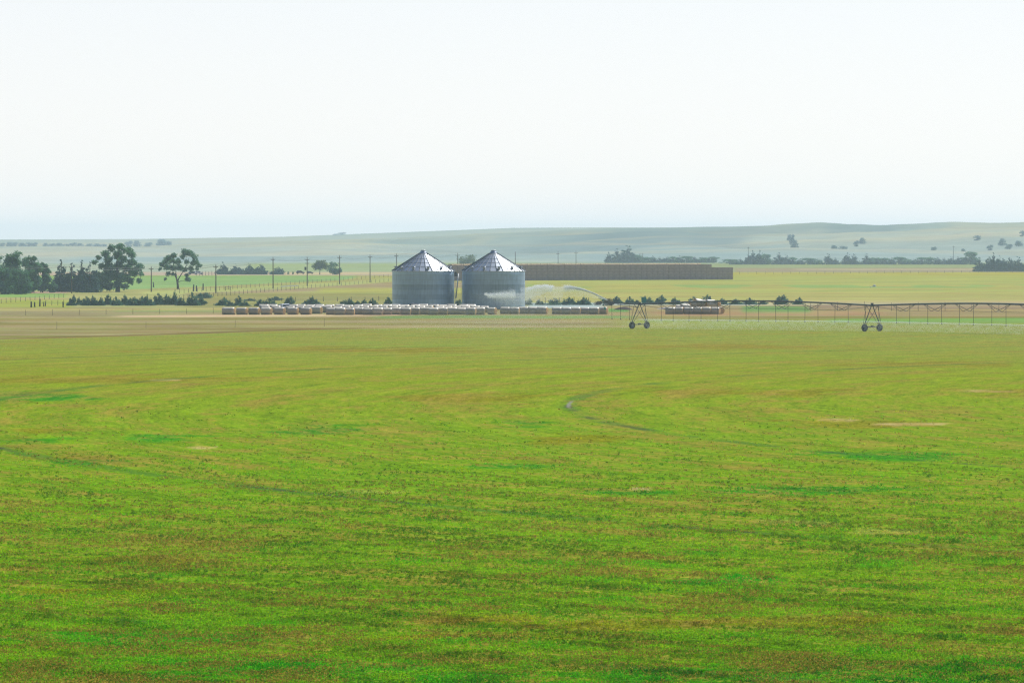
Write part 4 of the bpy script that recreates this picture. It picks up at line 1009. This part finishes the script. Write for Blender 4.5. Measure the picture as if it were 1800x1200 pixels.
def sprays():
    rg = np.random.default_rng(4); P = []; S = []
    for (Pa, Pb) in ((T1, T2), (T2, T3)):
        for k in range(16):
            t = (k + .5) / 16; c = np.array(Pa.lerp(Pb, t)); c0 = c + np.array([0, 0, 1.48])
            c0[:2] += np.array(tv)[:2] * (.25 if k % 2 else -.25)
            n = 2600; a = rg.uniform(0, 2 * np.pi, n); vel = rg.normal(5.2, .22, n); el = rg.normal(.20, .035, n); tt = rg.random(n) ** 1.15 * 1.0
            hx = vel * np.cos(el) * tt * (1 - .12 * tt); hz = vel * np.sin(el) * tt - 4.9 * tt ** 2 * .55
            p = np.stack([c0[0] + hx * np.cos(a), c0[1] + hx * np.sin(a), c0[2] + hz], -1)
            # streams: grooved plate throws separate trajectories
            P.append(p[p[:, 2] > c[2] + .03])
            n = 500; q = np.stack([c0[0] + rg.normal(size=n) * 2.2, c0[1] + rg.normal(size=n) * 2.2, c[2] + rg.random(n) * 1.1], -1); P.append(q)
    P = np.concatenate(P)
    drops('sprinkler_spray', P, np.full(len(P), .0155), 'low white domes of sprinkler water hanging under the boom', 'spray', 'stuff')
sprays()

# ------------------------------------------------------------------ utility poles and wires
WOOD = mat('weathered_pole_wood', (0.16, 0.12, 0.09), (0.09, 0.07, 0.055), 3, .9)
GLASSI = mat('porcelain', (0.3, 0.3, 0.3), None, 3, .4)
WIRE = mat('wire', (0.1, 0.1, 0.11), None, 3, .6, .5)
poles = [(126, 466, 515.5, 5, ''), (266, 469, 513, 5, ''), (379.5, 465.5, 515, 5, ''), (480, 452.5, 507, 4.6, ''), (540, 452.5, 502.5, 5, 'T'), (597, 449, 499.5, 4.6, ''), (650.5, 448, 496.5, 4.6, ''), (697, 446, 492, 4.6, ''), (804.5, 445, 487, 4.6, ''), (906, 442.5, 482, 0.2, ''), (981, 442, 474, 4, ''), (1012.5, 441, 472, 4, '')]
plab = ['utility pole with one crossarm in front of the pines at left', 'utility pole left of the lone open-branched cottonwood', 'utility pole just left of the five far cedars', 'tall utility pole in front of the fourth far cedar', 'utility pole with two crossarms and a hanging transformer',
        'utility pole right of the dark low tree', 'utility pole midway between the dark low tree and the left bin', 'utility pole top beside the left edge of the left bin roof', 'utility pole in the gap between the two bin roofs',
        'bare pole rising over the right side of the right bin roof', 'left one of two utility poles standing behind the long haystack', 'right one of two utility poles standing behind the long haystack']
tops = []
for i, (u, vt_, vb, w, x) in enumerate(poles):
    p = G(u, vb); s = F / p.y; h = (vb - vt_) / s
    r = empty('utility_pole', p, -.25, plab[i], 'utility pole', 'utility poles of the line')
    b = MB(); b.tube([(0, 0, -.2), (0, 0, h)], [.20, .13], 8); b.build('pole', WOOD, r, True)
    if w > 1:
        cw = w * 2 / s * 0.85; za = h - 7 / s * .55
        b = MB(); b.box((0, -.15, za), (cw, .14, .16)); b.tube([(-cw * .25, -.15, za), (0, -.1, za - .7)], .03, 4); b.tube([(cw * .25, -.15, za), (0, -.1, za - .7)], .03, 4); b.build('crossarm', WOOD, r)
        b = MB()
        for q in (-.46, .46): b.lathe([(.03, 0), (.07, .06), (.07, .16), (.03, .2)], 8, (cw * q, -.15, za + .08))
        b.lathe([(.03, 0), (.07, .06), (.07, .16), (.03, .2)], 8, (0, 0, h)); b.build('insulator', GLASSI, r)
        if i < 9: tops.append([p + Vector((-cw * .46, -.15, za + .28)), p + Vector((cw * .46, -.15, za + .28)), p + Vector((0, 0, h + .2))])
        if x == 'T':
            b = MB(); b.box((0, -.15, za - 1.25), (cw * .95, .14, .16)); b.build('crossarm', WOOD, r)
            b = MB(); b.lathe([(.28, -.9), (.34, -.85), (.34, .1), (.2, .2)], 12, (-.55, -.2, za - 2.6), capb=True, capt=True); b.build('transformer', DARKM, r, True)
# last stretch to the left edge
l0 = [q + Vector((-45, -35, 0)) for q in tops[0]]; tops.insert(0, l0)
for w in range(3):
    b = MB()
    for a, c in zip(tops[:-1], tops[1:]):
        pa, pc = a[w], c[w]; pts = []
        for k in range(9):
            t = k / 8; q = pa.lerp(pc, t); q.z -= 4 * t * (1 - t) * .8; pts.append(q)
        b.tube(pts, .022, 4)
    tag(b.build('power_line', WIRE), ['left of the two thin wires on the utility pole crossarms', 'right of the two thin wires on the utility pole crossarms', 'thin wire strung along the very tops of the utility poles'][w], 'power line', 'wires of the utility line')
for u, vt_, vb, l in ((1315.5, 434, 465, 'thin bare mast rising beside the tallest trees of the line'), (1676, 432, 465, 'thin tall mast above the tree line near the right'), (1125, 447, 464, 'left of two short poles beside the peaked trees'), (1129.5, 447, 464, 'right of two short poles beside the peaked trees')):
    p = G(u, vb); s = F / p.y; h = (vb - vt_) / s
    r = empty('mast', p, 0, l, 'mast'); b = MB(); b.tube([(0, 0, 0), (0, 0, h)], [.22, .14], 6); b.build('pole', WOOD, r, True)
    b = MB(); b.box((0, 0, h - .6), (1.6, .12, .14)); b.build('crossarm', WOOD, r)

# ------------------------------------------------------------------ fences
POST = mat('fence_post_wood', (0.13, 0.10, 0.085), (0.07, 0.055, 0.05), 5, .9)
def fence(pts, hs, label, name='wire_fence', th=.07, wires=3, jitter=.1, wr=.012, group=None):
    """pts: ground points of the posts"""
    r = empty(name, pts[0], 0, label, 'fence', group); rn = random.Random(len(pts)); pm = []
    for k in range(4):
        b = MB(); b.tube([(0, 0, -.05), (rn.uniform(-.04, .04), 0, 1.0)], [th, th * .85], 6); pm.append(b)
    meshes = []
    for k, p in enumerate(pts):
        q = k % 4
        if k < 4:
            o = pm[q].build('post', POST, r); meshes.append(o.data)
        else:
            o = bpy.data.objects.new('post', meshes[q]); C.objects.link(o); o.parent = r
        o.location = p - pts[0]; o.scale = (1, 1, (hs[k] if hasattr(hs, '__len__') else hs) * rn.uniform(1 - jitter, 1 + jitter))
    b = MB()
    for w in range(wires):
        hh = (hs if not hasattr(hs, '__len__') else sum(hs) / len(hs)) * (.35 + .6 * w / max(1, wires - 1))
        b.tube([p - pts[0] + Vector((0, 0, hh)) for p in pts], wr, 3, cap=False)
    if wires: b.build('wire', WIRE, r)
    return r
def line(u0, v0, u1, v1, n): return [G(u0 + (u1 - u0) * k / (n - 1), v0 + (v1 - v0) * k / (n - 1)) for k in range(n)]
fence(line(-2, 555, 375, 551, 9), 1.15, 'front wire fence of thin posts in the dry grass left of the bales', th=.04)
fence(line(1425, 546, 1803, 546.5, 9), 1.9, 'wire fence of tall thin posts behind the boom at right', th=.05)
fence(line(-57, 581, 570, 573.5, 5), 1.25, 'nearest fence of thin far-spaced posts at the edge of the field', th=.03, wires=2, wr=.006)
fence(line(-6, 534, 112, 523.5, 15), 1.1, 'fence with close posts running from the left edge to the cedar thicket', th=.06)
fence(line(70, 537, 112, 536, 5), 1.2, 'short low fence left of the cedar thicket', th=.06)
fence(line(308, 527, 690, 494, 52), 1.15, 'lower of two long fences slanting up to the left grain bin', th=.07)
fence(line(308, 516, 690, 486.5, 50), 1.2, 'upper of two long fences slanting up to the left grain bin', th=.07)
fence(line(398, 531, 666, 529, 12), 1.15, 'fence of wide-spaced posts behind the cedars left of the bins', th=.08)
fence(line(933, 534, 1060, 533, 6), 1.5, 'fence posts among the cedars right of the bins', th=.08)
fence(line(1300, 482, 1795, 479, 34), 1.2, 'faint far fence across the grey strip right of the haystack', th=.07)
fence(line(345, 485, 378, 484, 7), 2.0, 'short tall-posted fence left of the five far cedars', th=.1)
for i, (u, v, h, t, l) in enumerate([(55, 540, 1.3, .19, 'stout black post, leftmost of the short posts at left'), (61, 539.5, 1.1, .16, 'thin dark post leaning close to the leftmost stout one'), (70, 538.5, 1.7, .17, 'tallest of the dark posts at left, topped by a bent tip'), (77, 538.5, 1.0, .1, 'short crooked stick among the dark posts at left'),
        (79.5, 538.5, 1.1, .1, 'crooked stick beside the shorter one at left'), (111, 540, 1.2, .13, 'dark post standing at the left end of the cedar thicket'), (340, 512, 2.0, .22, 'thick dark corner post right of the lone cottonwood'), (345.5, 512, 1.7, .2, 'second thick dark corner post right of the lone cottonwood'), (357, 510, 2.0, .2, 'grey gate post between the corner posts and the utility pole'),
        (270, 505, 1.7, .2, 'dark broken stump left of the lone cottonwood')]):
    p = G(u, v); r = empty('wooden_post', p, 0, l, 'post'); b = MB(); rn = random.Random(i + 40); lean = rn.uniform(-.15, .15)
    b.tube([(0, 0, -.05), (lean * .4, 0, h * .5), (lean, 0, h)], [t * 1.1, t, t * .85], 7); b.build('post_shaft', mat('dark_wood', (0.045, 0.04, 0.045), None, 3, .9) if 'dark_wood' not in bpy.data.materials else bpy.data.materials['dark_wood'], r)
    b = MB(); b.lathe([(t * .9, 0), (t * .3, .07)], 7, (lean, 0, h), capt=True); b.build('post_top', bpy.data.materials['dark_wood'], r)
# small gate frame in the upper fence
p = G(396, 511); r = empty('field_gate', p, .1, 'small wooden gate frame in the upper slanting fence', 'gate')
b = MB()
for x in (0, 1.5): b.tube([(x, 0, 0), (x, 0, 1.3)], .1, 6)
b.build('gate_post', POST, r); b = MB()
for z in (.5, 1.1): b.tube([(0, 0, z), (1.5, 0, z)], .05, 5)
b.build('rail', POST, r)

# ------------------------------------------------------------------ vehicles
CARW = mat('white_car_paint', (0.72, 0.75, 0.8), (0.68, 0.71, 0.77), 1, .25, .0, spec=.6)
GLASS = mat('dark_window', (0.02, 0.025, 0.035), None, 1, .08, 0, spec=.8)
LAMP = mat('lamp_lens', (0.4, 0.05, 0.04), None, 1, .2)
def car(p, rz, label, paint, sc=1.0):
    r = empty('parked_car', p, rz, label, 'car'); r.scale = (sc,) * 3
    prof = [(-2.2, .45), (-2.25, .95), (-2.05, 1.12), (-1.75, 1.62), (-1.2, 1.74), (.2, 1.72), (.55, 1.62), (1.15, 1.12), (2.05, .98), (2.25, .75), (2.2, .42)]
    b = MB(); n = len(prof); V = []
    for sx, k in ((-.93, 0), (.93, 1)):
        for x, z in prof:
            q = sx * (1 - max(0, z - 1.1) * .28); V.append((x, q, z))
    Fc = [tuple(range(n)), tuple(range(n, 2 * n))[::-1]] + [(i, i + n, (i + 1) % n + n, (i + 1) % n) for i in range(n)]
    b.add(V, Fc); b.build('body', paint, r)
    for sg in (-1, 1):
        for xs in (((-1.72, 1.15), (-1.55, 1.55), (-.95, 1.62), (-.95, 1.15)), ((-.85, 1.15), (-.85, 1.62), (-.05, 1.62), (-.05, 1.15)), ((.05, 1.15), (.05, 1.62), (.45, 1.56), (.95, 1.15))):
            b = MB(); V = [(x, sg * (.93 * (1 - max(0, z - 1.1) * .28) + .006), z) for x, z in xs] + [(x, sg * (.93 * (1 - max(0, z - 1.1) * .28) - .01), z) for x, z in xs]
            b.add(V, [(0, 1, 2, 3), (7, 6, 5, 4), (0, 4, 5, 1), (1, 5, 6, 2), (2, 6, 7, 3), (3, 7, 4, 0)]); b.build('side_window', GLASS, r)
    for nm, a, c in (('rear_window', (-2.03, 1.18), (-1.79, 1.58)), ('windscreen', (1.07, 1.2), (.62, 1.58))):
        b = MB(); q = .012 * (-1 if nm[0] == 'r' else 1)
        V = [(a[0] + q, -.75, a[1] + .01), (a[0] + q, .75, a[1] + .01), (c[0] + q, .66, c[1] + .01), (c[0] + q, -.66, c[1] + .01)]; V += [(x - q * 1.6, y, z - .015) for x, y, z in V]
        b.add(V, [(0, 1, 2, 3), (7, 6, 5, 4), (0, 4, 5, 1), (1, 5, 6, 2), (2, 6, 7, 3), (3, 7, 4, 0)]); b.build(nm, GLASS, r)
    for x in (-1.4, 1.4):
        for sg in (-1, 1):
            b = MB(); b.lathe([(.2, -.11), (.34, -.11), (.36, 0), (.34, .11), (.2, .11)], 18, (x, sg * .86, .36), 'y', capb=True, capt=True); b.build('wheel', TYRE, r, True)
    for sg in (-1, 1):
        b = MB(); b.box((-2.235, sg * .74, .9), (.06, .24, .2)); b.build('tail_lamp', LAMP, r)
    return r
car(G(498.5, 548.2), math.radians(110), 'white rounded car parked among the hay bales at left', CARW, 1.0)
car(G(349, 482.5), math.radians(20), 'white vehicle parked far off below the lone cottonwood crown', CARW, .9)
car(G(339, 482.5), math.radians(15), 'dark vehicle parked left of the far white one', DARKM, .9)
car(G(528, 481.5), math.radians(5), 'dark reddish vehicle on the pale track left of the transformer pole', mat('maroon_paint', (0.12, 0.04, 0.04), None, 1, .3), .9)
car(G(545, 481.5), math.radians(5), 'dark low vehicle on the pale track right of the transformer pole', mat('brown_paint', (0.1, 0.05, 0.04), None, 1, .3), .7)
# dirt mound, white sack in the far field
def mound(u, v, w, h, label, m, name, cat):
    p = G(u, v); b = MB(); n = 20; rn = random.Random(int(u)); V = []; rings = 7
    for i in range(rings):
        t = i / (rings - 1); q = w * (1 - t); z = h * (1 - (1 - t) ** 2) - .05
        for k in range(n):
            a = 6.283 * k / n; e = 1 + .18 * math.sin(3 * a + u) + rn.uniform(-.08, .08); V.append((q * e * math.cos(a), q * e * .6 * math.sin(a), z + (rn.uniform(-.06, .06) * h if i else 0)))
    b.add(V, [(i * n + k, i * n + (k + 1) % n, (i + 1) * n + (k + 1) % n, (i + 1) * n + k) for i in range(rings - 1) for k in range(n)])
    o = b.build(name, m, None, True); o.location = p; tag(o, label, cat); return o
mound(1098, 544.5, 2.3, .75, 'dark brown dirt mound behind the first tower', mat('dark_soil', (0.11, 0.075, 0.06), None, 2, .95, 0, .5), 'dirt_mound', 'dirt mound')
mound(1175, 543.5, 2.6, .55, 'pale grey dirt mound left of the separate bale pile', mat('pale_soil', (0.42, 0.37, 0.33), None, 2, .95, 0, .5), 'dirt_mound', 'dirt mound')
SACK = mat('white_sack', (0.75, 0.72, 0.65), None, 3, .8)
mound(1537, 503.8, .75, .7, 'small white sack lying in the far cut field', SACK, 'white_sack', 'sack')
mound(1531, 504.2, .5, .3, 'tiny pale scrap left of the white sack in the far field', SACK, 'pale_scrap', 'scrap')
mound(1116, 583.5, .45, .06, 'flat pale stone on the field left of the first tower wheels', mat('pale_stone', (0.6, 0.5, 0.42), None, 3, .9), 'pale_stone', 'stone')
b = MB(); rn = random.Random(6)
for k in range(14):
    a = G(498 + k * 1.7, 504 - k * .11); b.box((a.x, a.y, .12), (rn.uniform(.9, 1.8), rn.uniform(.8, 1.6), .25), rn.uniform(0, 1), taper=.8)
tag(b.build('rubble', mat('pale_concrete', (0.62, 0.6, 0.56), None, 2, .9)), 'low line of pale concrete rubble on the pasture left of the transformer pole', 'rubble', kind='stuff')

# ------------------------------------------------------------------ haze
HAZE_TOP = max((o.matrix_world @ Vector(c)).z for o in (bpy.data.objects['hills'],) for c in o.bound_box) + 12.0
print('haze top', HAZE_TOP)
def haze():
    b = MB(); x0, x1, y0, y1, z0, z1 = -14400, 15200, -450, 10700, -14.0, HAZE_TOP
    b.box(((x0 + x1) / 2, (y0 + y1) / 2, (z0 + z1) / 2), (x1 - x0, y1 - y0, z1 - z0))
    m = bpy.data.materials.new('haze'); m.use_nodes = True; N = m.node_tree.nodes; N.remove(N['Principled BSDF'])
    v = N.new('ShaderNodeVolumePrincipled'); v.inputs['Density'].default_value = SIG; v.inputs['Color'].default_value = (.64, .84, 1.0, 1); v.inputs['Anisotropy'].default_value = 0.35
    m.node_tree.links.new(v.outputs[0], N['Material Output'].inputs['Volume'])
    o = b.build('haze', m); tag(o, 'pale summer haze filling the valley air', 'haze', kind='stuff')
haze()
